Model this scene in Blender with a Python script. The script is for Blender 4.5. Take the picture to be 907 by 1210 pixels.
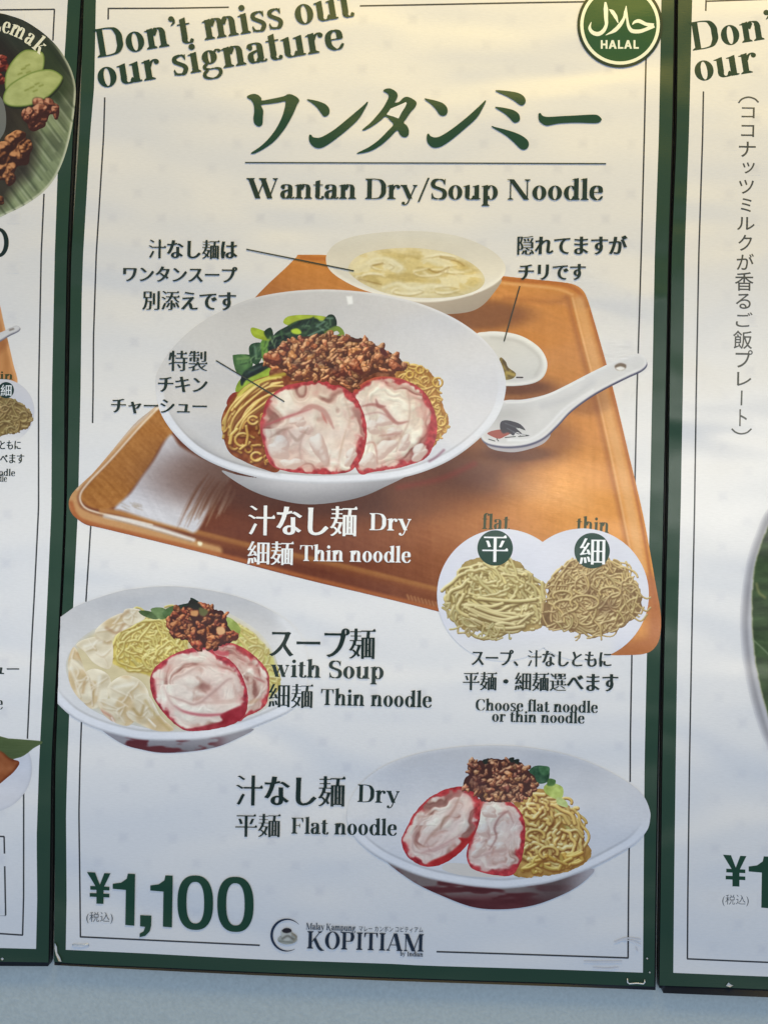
import bpy, math, random
import numpy as np
from mathutils import Matrix

for o in list(bpy.data.objects):
    bpy.data.objects.remove(o)
SC = bpy.context.scene
COL = SC.collection

# ------------------------------------------------------------------ camera
F = 1200.0
CAM = np.array([0.04, -1.2, 1.5])
ROT = (Matrix.Rotation(math.radians(2.4), 4, 'Z') @ Matrix.Rotation(math.radians(91.1), 4, 'X')
       @ Matrix.Rotation(math.radians(1.25), 4, 'Z'))
cam_data = bpy.data.cameras.new('camera')
cam = bpy.data.objects.new('camera', cam_data)
COL.objects.link(cam)
cam.matrix_world = Matrix.Translation(CAM.tolist()) @ ROT
cam_data.sensor_fit = 'VERTICAL'
cam_data.sensor_height = 36.0
cam_data.lens = 36.0 * F / 1210.0
cam_data.clip_end = 50
cam_data.clip_start = 0.02
SC.camera = cam

# ------------------------------------------------------------------ light
world = bpy.data.worlds.new('World')
SC.world = world
world.use_nodes = True
wb = world.node_tree.nodes['Background']
wb.inputs[0].default_value = (0.43, 0.64, 1.0, 1)
wb.inputs[1].default_value = 0.56


def area(name, loc, aim, sx, sy, power, color):
    d = bpy.data.lights.new(name, 'AREA')
    d.shape = 'RECTANGLE'
    d.size, d.size_y, d.energy, d.color = sx, sy, power, color
    o = bpy.data.objects.new(name, d)
    COL.objects.link(o)
    v = np.array(aim, float) - np.array(loc, float)
    from mathutils import Vector
    o.rotation_euler = Vector(v).to_track_quat('-Z', 'Y').to_euler()
    o.location = loc
    return o


area('ceiling_lamp', (0.25, -0.7, 2.7), (0.1, 0, 1.85), 1.5, 0.35, 13.5, (1.0, 0.72, 0.14))
area('street_daylight', (0.3, -4.0, 1.6), (0.0, 0, 1.45), 5.0, 1.6, 34.0, (1.0, 0.985, 0.95))
band_fill = area('mid_band_fill', (0.6, -1.9, 1.95), (0.08, 0, 1.462), 3.0, 0.12, 1.35, (1.0, 0.985, 0.93))  # added fill lamp, brightens a soft band across the middle of the posters
band_fill.data.spread = math.radians(22)

SC.view_settings.view_transform = 'Standard'
SC.view_settings.look = 'None'
SC.view_settings.exposure = 0.0
SC.view_settings.gamma = 1.0
SC.cycles.max_bounces = 4
SC.cycles.diffuse_bounces = 2
SC.cycles.glossy_bounces = 2

# ------------------------------------------------------------------ sheet coordinates
RM = np.array(ROT.to_3x3())


def plane(U, V, off=0.0):
    """Sheet coordinates (u right, v down; about 1 mm each) to a point of the plane y = -off."""
    U = np.asarray(U, float); V = np.asarray(V, float)
    d = np.stack([(U - 453.5) / F, -(V - 605.0) / F, -np.ones_like(U)], -1) @ RM.T
    t = (-off - CAM[1]) / d[..., 1]
    return CAM + d * t[..., None]


def lin(c):
    c = np.asarray(c, float) / 255.0
    c = np.clip(c, 0, 1)
    return np.where(c <= 0.04045, c / 12.92, ((c + 0.055) / 1.055) ** 2.4)


# ------------------------------------------------------------------ materials
def nodes(name):
    m = bpy.data.materials.new(name)
    m.use_nodes = True
    nt = m.node_tree
    return m, nt, nt.nodes['Principled BSDF']


def print_material():
    m, nt, b = nodes('laminated_print')
    N, L = nt.nodes.new, nt.links.new
    at = N('ShaderNodeVertexColor'); at.layer_name = 'ink'
    tc = N('ShaderNodeTexCoord')
    fine = N('ShaderNodeTexNoise'); fine.inputs['Scale'].default_value = 420; fine.inputs['Detail'].default_value = 3
    mp = N('ShaderNodeMapping'); mp.inputs['Scale'].default_value = (0.35, 1, 1.6)
    L(tc.outputs['Object'], mp.inputs[0]); L(mp.outputs[0], fine.inputs['Vector'])
    rmp = N('ShaderNodeMapRange'); rmp.inputs[1].default_value = .3; rmp.inputs[2].default_value = .7
    rmp.inputs[3].default_value = 0.955; rmp.inputs[4].default_value = 1.0
    L(fine.outputs[0], rmp.inputs[0])
    mul = N('ShaderNodeVectorMath'); mul.operation = 'SCALE'
    L(at.outputs[0], mul.inputs[0]); L(rmp.outputs[0], mul.inputs['Scale'])
    L(mul.outputs[0], b.inputs['Base Color'])
    b.inputs['Roughness'].default_value = 0.34
    b.inputs['Specular IOR Level'].default_value = 0.27
    # the sheet lies on its board with shallow buckles
    mw = N('ShaderNodeMapping'); mw.inputs['Scale'].default_value = (3.0, 1, 7.0)
    L(tc.outputs['Object'], mw.inputs[0])
    wav = N('ShaderNodeTexNoise'); wav.inputs['Scale'].default_value = 1.0; wav.inputs['Detail'].default_value = 1.6
    wav.inputs['Distortion'].default_value = 0.3
    L(mw.outputs[0], wav.inputs['Vector'])
    b1 = N('ShaderNodeBump'); b1.inputs['Strength'].default_value = 1.0; b1.inputs['Distance'].default_value = 0.024
    L(wav.outputs[0], b1.inputs['Height'])
    b2 = N('ShaderNodeBump'); b2.inputs['Strength'].default_value = 0.16; b2.inputs['Distance'].default_value = 0.0006
    L(fine.outputs[0], b2.inputs['Height']); L(b1.outputs[0], b2.inputs['Normal'])
    L(b2.outputs[0], b.inputs['Normal'])
    return m


def plain(name, col, rough=0.6, metal=0.0, scale=300, bump=0.2, var=0.08, dist=0.0008):
    m, nt, b = nodes(name)
    N, L = nt.nodes.new, nt.links.new
    tc = N('ShaderNodeTexCoord')
    n = N('ShaderNodeTexNoise'); n.inputs['Scale'].default_value = scale; n.inputs['Detail'].default_value = 4
    L(tc.outputs['Object'], n.inputs['Vector'])
    r = N('ShaderNodeValToRGB')
    c = lin(col)
    r.color_ramp.elements[0].position = .3; r.color_ramp.elements[1].position = .7
    r.color_ramp.elements[0].color = (*(c * (1 - var)), 1); r.color_ramp.elements[1].color = (*np.minimum(c * (1 + var), 1), 1)
    L(n.outputs[0], r.inputs[0]); L(r.outputs[0], b.inputs['Base Color'])
    b.inputs['Roughness'].default_value = rough; b.inputs['Metallic'].default_value = metal
    bp = N('ShaderNodeBump'); bp.inputs['Strength'].default_value = bump; bp.inputs['Distance'].default_value = dist
    L(n.outputs[0], bp.inputs['Height']); L(bp.outputs[0], b.inputs['Normal'])
    return m


PRINT = print_material()
M_WALL = plain('painted_wall', (189, 194, 186), .55, 0, 240, .8, .07)
M_BLACK = plain('black_board', (14, 15, 20), .5)
M_STEEL = plain('staple_wire', (220, 220, 215), .3, .6)
M_PAPERTEAR = plain('torn_paper', (214, 208, 196), .8)


# ------------------------------------------------------------------ things and parts
def link(o, parent=None):
    COL.objects.link(o)
    if parent is not None:
        o.parent = parent
    return o


ORIGIN = {}


def thing(name, label, cat, loc, group=None):
    o = bpy.data.objects.new(name, None)
    link(o)
    o.location = loc
    o['label'] = label; o['category'] = cat
    if group: o['group'] = group
    ORIGIN[o.name] = np.array(loc, float)
    return o


def origin_of(p):
    while p is not None and p.parent is not None:
        p = p.parent
    return ORIGIN.get(p.name, np.zeros(3)) if p is not None else np.zeros(3)


def mesh_np(name, V, loops, starts, parent=None, mat=None, colors=None, label=None, kind=None):
    V = np.asarray(V, float) - origin_of(parent)
    me = bpy.data.meshes.new(name)
    me.vertices.add(len(V)); me.vertices.foreach_set('co', V.astype(np.float32).ravel())
    me.loops.add(len(loops)); me.loops.foreach_set('vertex_index', np.asarray(loops, np.int32))
    me.polygons.add(len(starts)); me.polygons.foreach_set('loop_start', np.asarray(starts, np.int32))
    me.update(calc_edges=True)
    if colors is not None:
        ca = me.color_attributes.new('ink', 'FLOAT_COLOR', 'POINT')
        c4 = np.ones((len(V), 4), np.float32); c4[:, :3] = colors
        ca.data.foreach_set('color', c4.ravel())
    me.materials.append(mat or PRINT)
    o = bpy.data.objects.new(name, me)
    link(o, parent)
    if label: o['label'] = label
    if kind: o['kind'] = kind
    return o


LAYER = [0]


def text_off():
    return 0.0002 + (LAYER[0] + 1) * 1.6e-5


def next_off():
    LAYER[0] += 1
    return 0.0002 + LAYER[0] * 1.6e-5


class Shape:
    """Collects flat pieces (convex quads/triangle fans/strips) in sheet coordinates, each a hair above the last."""
    def __init__(s):
        s.V = []; s.F = []; s.C = []; s.n = 0; s.k = 0; s.text = False

    def add(s, pts, faces, col):
        pts = np.asarray(pts, float)
        s.V.append(np.c_[pts, np.full(len(pts), s.k * 4e-6)])
        col = np.asarray(col, float)
        s.C.append(np.tile(col, (len(pts), 1)) if col.ndim == 1 else col)
        s.F += [[i + s.n for i in f] for f in faces]
        s.n += len(pts); s.k += 1

    def strip(s, L, R, col, closed=False):
        n = len(L); pts = np.r_[L, R]
        fs = [[i, (i + 1) % n, n + (i + 1) % n, n + i] for i in range(n if closed else n - 1)]
        s.add(pts, fs, col)

    def poly(s, pts, col):
        pts = np.asarray(pts, float)
        from mathutils.geometry import tessellate_polygon
        tris = tessellate_polygon([[(p[0], p[1], 0) for p in pts]])
        s.add(pts, [list(t) for t in tris], col)

    def build(s, name, parent, mat=None, label=None, kind=None, off=None):
        V = np.concatenate(s.V); C = np.concatenate(s.C)
        off = next_off() if off is None else off
        if s.text is False: LAYER[0] += int(s.k * 4e-6 / 1.6e-5)
        P = plane(V[:, 0], V[:, 1], off + V[:, 2])
        # face the viewer
        F_ = []
        for f in s.F:
            a, b, c = V[f[0]], V[f[1]], V[f[2]]
            ar = (b[0] - a[0]) * (c[1] - a[1]) - (b[1] - a[1]) * (c[0] - a[0])
            F_.append(f[::-1] if ar > 0 else f)
        loops = [i for f in F_ for i in f]
        starts = np.cumsum([0] + [len(f) for f in F_[:-1]])
        return mesh_np(name, P, loops, starts, parent, mat, lin(C), label, kind)


# ------------------------------------------------------------------ curves, noise
def cr(pts, n=8, closed=False):
    p = np.asarray(pts, float)
    if closed:
        q = np.r_[p[-1:], p, p[:2]]
    else:
        q = np.r_[2 * p[:1] - p[1:2], p, 2 * p[-1:] - p[-2:-1]]
    out = []
    for i in range(1, len(q) - 2):
        t = np.linspace(0, 1, n, endpoint=False)[:, None]
        a, b, c, d = q[i - 1], q[i], q[i + 1], q[i + 2]
        out.append(0.5 * ((2 * b) + (-a + c) * t + (2 * a - 5 * b + 4 * c - d) * t ** 2 + (-a + 3 * b - 3 * c + d) * t ** 3))
    out = np.concatenate(out)
    return out if closed else np.r_[out, p[-1:]]


def sst(e0, e1, x):
    t = np.clip((x - e0) / (e1 - e0), 0, 1)
    return t * t * (3 - 2 * t)


_lat = {}


def vnoise(X, Y, sx, sy=None, seed=0):
    sy = sy or sx
    if seed not in _lat:
        _lat[seed] = np.random.RandomState(seed + 17).rand(128, 128)
    T = _lat[seed]
    x = X / sx + 31.7; y = Y / sy + 57.3
    xi = np.floor(x).astype(int); yi = np.floor(y).astype(int)
    fx = x - xi; fy = y - yi
    fx = fx * fx * (3 - 2 * fx); fy = fy * fy * (3 - 2 * fy)
    a = T[yi & 127, xi & 127]; b = T[yi & 127, (xi + 1) & 127]
    c = T[(yi + 1) & 127, xi & 127]; d = T[(yi + 1) & 127, (xi + 1) & 127]
    return (a * (1 - fx) + b * fx) * (1 - fy) + (c * (1 - fx) + d * fx) * fy


def fbm(X, Y, sx, sy=None, oct=4, seed=0):
    sy = sy or sx
    r = 0; a = .5; t = 0
    for i in range(oct):
        r = r + a * vnoise(X, Y, sx / 2 ** i, sy / 2 ** i, seed + i * 7); t += a; a *= .5
    return r / t


def sdf(P, X, Y):
    """signed distance to a closed polygon, negative inside"""
    d2 = np.full(X.shape, 1e18); ins = np.zeros(X.shape, bool)
    n = len(P)
    for i in range(n):
        ax, ay = P[i]; bx, by = P[(i + 1) % n]
        ex, ey = bx - ax, by - ay
        L2 = ex * ex + ey * ey + 1e-12
        px = X - ax; py = Y - ay
        t = np.clip((px * ex + py * ey) / L2, 0, 1)
        d2 = np.minimum(d2, (px - ex * t) ** 2 + (py - ey * t) ** 2)
        cond = (ay > Y) != (by > Y)
        if abs(ey) > 1e-9:
            xi = ex * (Y - ay) / ey + ax
            ins ^= cond & (X < xi)
    d = np.sqrt(d2)
    return np.where(ins, -d, d)


# ------------------------------------------------------------------ printed pictures
class Pic:
    """A picture printed on the sheet: a fine grid of ink dots, cut to its own outline."""
    def __init__(s, x0, y0, x1, y1, st=0.75):
        s.st = st
        s.x = np.arange(x0, x1 + st, st); s.y = np.arange(y0, y1 + st, st)
        s.X, s.Y = np.meshgrid(s.x, s.y)
        s.C = np.zeros(s.X.shape + (3,)); s.A = np.zeros(s.X.shape)

    def win(s, x0, y0, x1, y1):
        i0, i1 = np.searchsorted(s.x, [x0, x1]); j0, j1 = np.searchsorted(s.y, [y0, y1])
        return (slice(j0, j1), slice(i0, i1))

    def put(s, w, m, col, cover=True):
        if m.size == 0: return
        col = np.asarray(col, float)
        m3 = m[..., None]
        if cover:
            A0 = s.A[w][..., None]; k0 = np.minimum(1, A0 * 1.0)
            out = m3 + k0 * (1 - m3)
            s.C[w] = np.where(out > 1e-4, (col * m3 + s.C[w] * k0 * (1 - m3)) / np.maximum(out, 1e-4), s.C[w])
            s.A[w] = np.maximum(s.A[w], m)
        else:
            s.C[w] = s.C[w] * (1 - m3) + col * m3

    def poly(s, pts, col, feather=0.7, a=1.0, smooth=8, cover=True, noise=0, nscale=6, seed=0):
        P = cr(pts, smooth, True) if smooth else np.asarray(pts, float)
        f = max(feather, .5) + noise
        w = s.win(P[:, 0].min() - f * 2, P[:, 1].min() - f * 2, P[:, 0].max() + f * 2, P[:, 1].max() + f * 2)
        X, Y = s.X[w], s.Y[w]
        if X.size == 0: return None
        d = sdf(P, X, Y)
        if noise: d = d + (fbm(X, Y, nscale, oct=3, seed=seed) - .5) * 2 * noise
        m = np.clip(.5 - d / (2 * feather), 0, 1) * a
        if callable(col): col = col(X, Y, d)
        s.put(w, m, col, cover)
        return w, d

    def line(s, pts, wd, col, feather=0.6, a=1.0, cover=False, smooth=6, taper=0.0):
        P = cr(pts, smooth) if len(pts) > 2 else np.asarray(pts, float)
        r = wd / 2 + feather
        w = s.win(P[:, 0].min() - r, P[:, 1].min() - r, P[:, 0].max() + r, P[:, 1].max() + r)
        X, Y = s.X[w], s.Y[w]
        if X.size == 0: return
        d, _, _, t = nearest(P, X, Y)
        ww = wd / 2 * (1 - taper * np.abs(2 * t - 1) ** 2)
        m = np.clip(.5 - (d - ww) / (2 * feather), 0, 1) * a
        s.put(w, m, col, cover)

    def noodle(s, P, wd, base, dark, light, shadow=.45, cover=True, flat=0.0):
        r = wd / 2 + 2.5
        w = s.win(P[:, 0].min() - r, P[:, 1].min() - r, P[:, 0].max() + r, P[:, 1].max() + r)
        X, Y = s.X[w], s.Y[w]
        if X.size == 0: return
        d, dx, dy, t = nearest(P, X, Y)
        h = wd / 2
        if shadow:
            d2, _, _, _ = nearest(P + np.array([.5, 1.0]), X, Y)
            s.put(w, np.clip(1 - (d2 - h * .3) / (h * .9 + .8), 0, 1) * shadow * (s.A[w] > .5), dark, False)
        q = np.clip(d / h, 0, 1)
        nz = np.sqrt(np.clip(1 - q * q, 0, 1))
        l = np.clip((-dx * .35 - dy * .75) / h * (1 - flat) + nz * .62, 0, 1.2)
        base, dark, light = map(lambda c: np.asarray(c, float), (base, dark, light))
        k = (np.clip(l / .62, 0, 1) ** .75)[..., None]
        c = dark * (1 - k) + base * k
        k2 = sst(.66, .98, l)[..., None]
        c = c * (1 - k2) + light * k2
        s.put(w, np.clip(.5 - (d - h) / .9, 0, 1), c, cover)

    def chunk(s, x, y, r, ang, asp, dark, base, light, rs, rough=.5, shade=.5):
        w = s.win(x - r * 1.7, y - r * 1.7, x + r * 1.7, y + r * 1.7)
        X, Y = s.X[w], s.Y[w]
        if X.size < 9 or min(X.shape) < 3: return
        ca, sa = math.cos(ang), math.sin(ang)
        u = ((X - x) * ca + (Y - y) * sa) / r; v = (-(X - x) * sa + (Y - y) * ca) / (r * asp)
        sd = int(rs.randint(0, 40))
        th = np.arctan2(v, u)
        rr = 1 + .18 * np.sin(2 * th + sd) + .14 * np.sin(3 * th + sd * 1.7) + .07 * np.sin(5 * th + sd)
        q = np.hypot(u, v) / rr
        h = np.sqrt(np.clip(1 - q * q, 0, 1)) * r * .8 + (fbm(X + sd * 13, Y, r * .9, oct=3, seed=3) - .5) * r * rough * 1.6
        gy, gx = np.gradient(h, s.st)
        nz = 1 / np.sqrt(1 + gx * gx + gy * gy)
        l = np.clip((gx * .45 + gy * .8 + .62) * nz, 0, 1.4)
        base, dark, light = map(lambda c: np.asarray(c, float), (base, dark, light))
        k = sst(.1, .72, l)[..., None]; c = dark * (1 - k) + base * k
        k2 = sst(.72, 1.12, l)[..., None]; c = c * (1 - k2) + light * k2
        s.put(w, np.clip(1 - (q - 1.0) * r / 1.6, 0, 1) * shade * (s.A[w] > .5), dark * .6, False)
        s.put(w, np.clip(.5 - (q - 1) * r / 1.1, 0, 1), c)

    def grain(s, amt=5, sc=2.2, seed=5):
        s.C += (fbm(s.X, s.Y, sc, oct=2, seed=seed) - .5)[..., None] * amt * 2

    def mottle(s, amt=6, sc=9, seed=9):
        s.C += (fbm(s.X, s.Y, sc, oct=3, seed=seed) - .5)[..., None] * amt * 2

    def build(s, name, parent, label=None, kind=None, clip=None, soft=1, off=None):
        A = s.A.copy()
        if soft:
            for _ in range(soft):
                w = np.maximum(A, 1e-3); num = s.C * w[..., None]; den = w.copy(); n0, d0 = num.copy(), den.copy()
                for ax in (0, 1):
                    for sh in (1, -1):
                        num += np.roll(n0, sh, ax) * .6; den += np.roll(d0, sh, ax) * .6
                s.C = num / den[..., None]
        if clip is not None: A = np.minimum(A, clip)
        keep = (A[:-1, :-1] + A[1:, :-1] + A[:-1, 1:] + A[1:, 1:]) > 2.0
        h, w = A.shape
        idx = np.arange(h * w).reshape(h, w)
        q = np.stack([idx[:-1, :-1][keep], idx[1:, :-1][keep], idx[1:, 1:][keep], idx[:-1, 1:][keep]], 1)
        if len(q) == 0: return None
        # slide the outline's vertices on to the true edge
        gy, gx = np.gradient(A, s.st)
        g2 = gx * gx + gy * gy + 1e-9
        touch = np.zeros((h, w)); kf = keep.astype(float)
        touch[:-1, :-1] += kf; touch[1:, :-1] += kf; touch[:-1, 1:] += kf; touch[1:, 1:] += kf
        edge = (touch > 0) & (touch < 4) & (g2 > .02)
        dd = np.where(edge, np.clip((.5 - A) / g2, -4, 4), 0)
        mx = np.clip(gx * dd, -.45 * s.st, .45 * s.st); my = np.clip(gy * dd, -.45 * s.st, .45 * s.st)
        X = s.X + mx; Y = s.Y + my
        used = np.unique(q)
        remap = np.zeros(h * w, np.int64); remap[used] = np.arange(len(used))
        q = remap[q]
        P = plane(X.ravel()[used], Y.ravel()[used], next_off() if off is None else off)
        C = np.clip(s.C.reshape(-1, 3)[used], 4, 250)
        lum = C.mean(1, keepdims=True)
        C = lin(np.clip(lum + (C - lum) * 1.05, 3, 250)) * (.80 + .20 * np.clip(lum / 205, 0, 1))  # press gain: the shadows of the photographs print dense
        return mesh_np(name, P, q.ravel(), np.arange(len(q)) * 4, parent, PRINT, C, label, kind)


def nearest(P, X, Y):
    best = np.full(X.shape, 1e18); bx = np.zeros(X.shape); by = np.zeros(X.shape); bt = np.zeros(X.shape)
    n = len(P) - 1
    for i in range(n):
        ax, ay = P[i]; ex, ey = P[i + 1] - P[i]
        px = X - ax; py = Y - ay
        t = np.clip((px * ex + py * ey) / (ex * ex + ey * ey + 1e-12), 0, 1)
        dx = px - ex * t; dy = py - ey * t
        d = dx * dx + dy * dy
        m = d < best
        best = np.where(m, d, best); bx = np.where(m, dx, bx); by = np.where(m, dy, by); bt = np.where(m, (i + t) / n, bt)
    return np.sqrt(best), bx, by, bt


def inside_pts(P, n, rs):
    P = np.asarray(P, float); out = []
    lo, hi = P.min(0), P.max(0)
    while len(out) < n:
        q = lo + rs.rand(400, 2) * (hi - lo)
        out += [tuple(v) for v in q[sdf(P, q[:, 0], q[:, 1]) < 0]]
    return np.array(out[:n])


def noodles(pic, poly, n, wd, cols, length=40, curl=.25, seed=0, ang=None, bg=None, wob=.3, shadow=.45, spill=0):
    rs = np.random.RandomState(seed)
    P = cr(poly, 6, True)
    if bg is not None: pic.poly(poly, bg, feather=1.2, noise=1.5, nscale=5)
    st = inside_pts(P, n, rs)
    for k in range(n):
        a = (rs.rand() * math.pi * 2) if ang is None else ang + rs.randn() * wob + (math.pi if rs.rand() < .5 else 0)
        c = rs.randn() * curl
        pts = [st[k]]
        L = length * (.5 + rs.rand()); step = 2.2
        for j in range(int(L / step)):
            c += rs.randn() * curl * .35; c *= .93
            a += c * step * .35
            nx = pts[-1] + np.array([math.cos(a), math.sin(a)]) * step
            if sdf(P, np.array([nx[0]]), np.array([nx[1]]))[0] > spill:
                a += 1.2 * (1 if c >= 0 else -1)
                nx = pts[-1] + np.array([math.cos(a), math.sin(a)]) * step * .7
                if sdf(P, np.array([nx[0]]), np.array([nx[1]]))[0] > spill + .6: break
            pts.append(nx)
        if len(pts) < 4: continue
        b, d, l = [np.array(v, float) for v in cols]
        v = rs.rand() * .28
        b = b * (1 - v * .5) + (rs.rand(3) - .5) * 8
        pic.noodle(np.array(pts), wd * (.8 + .4 * rs.rand()), b, d, l, shadow=shadow)


def nest(pic, cx, cy, rx, ry, n, wd, cols, seed=0, shadow=.5, tilt=0.3, amin=1.2, amax=3.2, lift=0):
    """a mound of noodles: arcs that wind round the heap"""
    rs = np.random.RandomState(seed)
    for k in range(n):
        f = rs.rand() ** .6
        ox, oy = rs.randn() * rx * .34, rs.randn() * ry * .34
        a0 = rs.rand() * 6.28; L = rs.uniform(amin, amax)
        a = np.linspace(a0, a0 + L, 22)
        q = 1 - min(.9, math.hypot(ox / rx, oy / ry))
        ax, ay = rx * q * (.25 + .85 * f), ry * q * (.2 + .85 * f)
        rot = rs.randn() * tilt
        w = 1 + .1 * np.sin(a * 3 + rs.rand() * 6) + .06 * np.sin(a * 7 + rs.rand() * 6)
        x = ax * np.cos(a) * w; y = ay * np.sin(a) * w
        P = np.c_[cx + ox + x * math.cos(rot) - y * math.sin(rot), cy + oy + x * math.sin(rot) + y * math.cos(rot)]
        b, d, l = [np.array(v, float) for v in cols]
        h = (P[:, 1].mean() - cy) / ry
        b = b * (1 - .12 * max(0, h)) * (.9 + .16 * rs.rand())
        pic.noodle(P, wd * (.75 + .5 * rs.rand()), b, d, l, shadow=shadow)


def mince(pic, poly, n, r, dark, base, light, seed=0, rough=.5):
    rs = np.random.RandomState(seed)
    P = cr(poly, 6, True)
    pic.poly(poly, np.array(dark) * .8, feather=1.2, noise=2, nscale=5, seed=seed)
    st = inside_pts(P, n, rs)
    st = st[np.argsort(st[:, 1] + rs.randn(n) * 6)]
    for x, y in st:
        j = 1 + (rs.rand() - .5) * .35
        pic.chunk(x, y, r * (.5 + rs.rand() * .75), rs.rand() * 3.14, (.38 + .5 * rs.rand()),
                  np.array(dark) * j, np.array(base) * j + rs.randn(3) * 5, np.array(light) * (1 + (j - 1) * .5), rs, rough)


def meat(pic, outline, rim_l, rim_r, seed, creases=(), rimcol=(174, 52, 56), tone=(222, 203, 192), blobs=()):
    """slice of rolled chicken with a red rim: pale meat, folds and dyed edge"""
    P = cr(outline, 6, True)
    x0, x1 = P[:, 0].min(), P[:, 0].max()

    cen = P.mean(0); R = (x1 - x0) / 2

    def colf(X, Y, d):
        w1 = fbm(X, Y, R * .5, oct=3, seed=seed) - .5; w2 = fbm(X, Y, R * .5, oct=3, seed=seed + 3) - .5
        th = np.arctan2(Y - cen[1], X - cen[0])
        u = -d + w1 * R * .9
        lay = fbm(u + 40, th * R * .45 + w2 * 14, R * .22, R * .6, 3, seed + 5)
        fold = fbm(X + w1 * R * .9, Y + w2 * R * .9, R * .5, R * .38, 3, seed + 7)
        k = sst(R * .35, R * .75, -d)
        n = lay * (1 - k) + fold * k
        gy, gx = np.gradient(n * R * .42, pic.st)
        n = (n - .5) * 1.5 + .5
        c0, c1, c2, c3 = np.array([152, 104, 92.]), np.array([202, 170, 154.]), np.array(tone, float), np.array([239, 232, 216.])
        m = lambda a, b, k: a * (1 - k[..., None]) + b * k[..., None]
        c = m(m(m(c0, c1, sst(.08, .26, n)), c2, sst(.22, .42, n)), c3, sst(.46, .74, n))
        c = c + (np.clip(gx * .5 + gy * .8, -1, 1) * 14)[..., None]
        c = c + ((fbm(X, Y, 3.2, oct=2, seed=seed + 4) - .5) * 14)[..., None]
        pk = sst(.45, .75, fbm(X, Y, R * .6, oct=2, seed=seed + 11))[..., None] * .3
        c = c * (1 - pk) + np.array([214, 170, 158.]) * pk
        t = (X - x0) / (x1 - x0)
        rw = rim_l * (1 - t) + rim_r * t
        rw = rw * (.25 + 1.5 * sst(.3, .72, fbm(X, Y, 10, oct=3, seed=seed + 2)))
        k = sst(rw + 2.2, rw * .6, -d)[..., None] * .93
        rc = np.array(rimcol, float) + ((fbm(X, Y, 4, oct=3, seed=seed + 1) - .5) * 110)[..., None] * np.array([1, .6, .55])
        k0 = sst(rw * 2 + 8, rw, -d)[..., None] * .3 * sst(.35, .6, fbm(X, Y, 14, oct=2, seed=seed + 15))[..., None]
        c = c * (1 - k0) + np.array([206, 116, 110.]) * k0
        return c * (1 - k) + rc * k
    pic.poly(outline, colf, feather=.7, noise=.6, nscale=5, seed=seed)
    rs = np.random.RandomState(seed)
    for (x, y, r, ang, asp) in blobs:
        pic.chunk(x, y, r, ang, asp, (206, 178, 164), (224, 209, 197), (234, 226, 216), rs, .2, 0)
    for pts, w, col, a in creases:
        pic.line(pts, w * 2.2, (206, 160, 148), feather=w * .9, a=a * .28)
        pic.line(pts, w, (np.array(col) * .8 + np.array(tone) * .2), feather=1.1, a=a * .8, taper=.7)

# ------------------------------------------------------------------ lettering
S_, H_ = 140.0, 30.0          # stem and hairline of the serif face, in 1/1000 em


def pen(pts, wmul=1.0, S=None, closed=False, t0=1.0, t1=1.0, pw=1.25):
    S = S or S_
    p = cr(pts, 7, closed)
    if closed:
        d = np.roll(p, -1, 0) - np.roll(p, 1, 0)
    else:
        d = np.gradient(p, axis=0)
    L = np.hypot(d[:, 0], d[:, 1]) + 1e-9
    tx, ty = d[:, 0] / L, d[:, 1] / L
    w = (H_ + (S - H_) * np.abs(ty) ** pw) * wmul / 2
    if not closed:
        u = np.linspace(0, 1, len(p))
        w = w * (t0 + (1 - t0) * np.clip(u / .3, 0, 1)) * (t1 + (1 - t1) * np.clip((1 - u) / .3, 0, 1))
    nx, ny = -ty, tx
    return ('strip', np.c_[p[:, 0] + nx * w, p[:, 1] + ny * w], np.c_[p[:, 0] - nx * w, p[:, 1] - ny * w], closed)


def bowl(cx, cy, rx, ry, a0=0, a1=360, S=None):
    a = np.radians(np.linspace(a0, a1, 40 if a1 - a0 >= 360 else 24))
    if a1 - a0 >= 360: a = a[:-1]
    S = S or S_ * 1.04
    o = np.c_[cx + rx * np.cos(a), cy + ry * np.sin(a)]
    i = np.c_[cx + (rx - S) * np.cos(a), cy + (ry - H_) * np.sin(a)]
    return ('strip', o, i, a1 - a0 >= 360)


def rect(x0, y0, x1, y1):
    return ('poly', [(x0, y0), (x1, y0), (x1, y1), (x0, y1)])


def serif(x, y, up, l=55, r=55, w=None):
    """bracketed foot (up=1) or head (up=-1) of a stem whose left side is x"""
    w = w or S_
    b = 34
    return ('poly', [(x - l, y), (x + w + r, y), (x + w + r, y + up * H_ * .8), (x + w, y + up * (H_ + b * (r > 0))),
                     (x, y + up * (H_ + b * (l > 0))), (x - l, y + up * H_ * .8)])


def stem(x, y0, y1, bot=(55, 55), top=None, w=None):
    w = w or S_
    r = [rect(x, y0 + 2, x + w, y1 - 2)]
    if bot: r.append(serif(x, y0, 1, bot[0], bot[1], w))
    if top: r.append(serif(x, y1, -1, top[0], top[1], w))
    return r


def flag(x, y, l=62):      # slanted head serif of lower case stems
    return ('poly', [(x - l, y - 34), (x - l, y - 52), (x + S_ * .5, y - 70), (x + S_, y - 40), (x + S_, y + 12), (x + S_ - 26, y + 12), (x, y - 20)])


def diag(x0, y0, x1, y1, w):
    return ('poly', [(x0, y0), (x0 + w, y0), (x1 + w, y1), (x1, y1)])


def dot(cx, cy, r):
    a = np.radians(np.arange(0, 360, 20))
    return ('poly', [(cx + r * math.cos(t), cy + r * math.sin(t)) for t in a])


X_ = 490
def arch(x, x2):   # from stem right side x to stem left side x2
    return pen([(x - 10, 330), (x + 45, 430), (x + (x2 - x) * .62, 482), (x2 + 30, 455), (x2 + S_ / 2, 370), (x2 + S_ / 2, 300)], pw=1.6)


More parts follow.
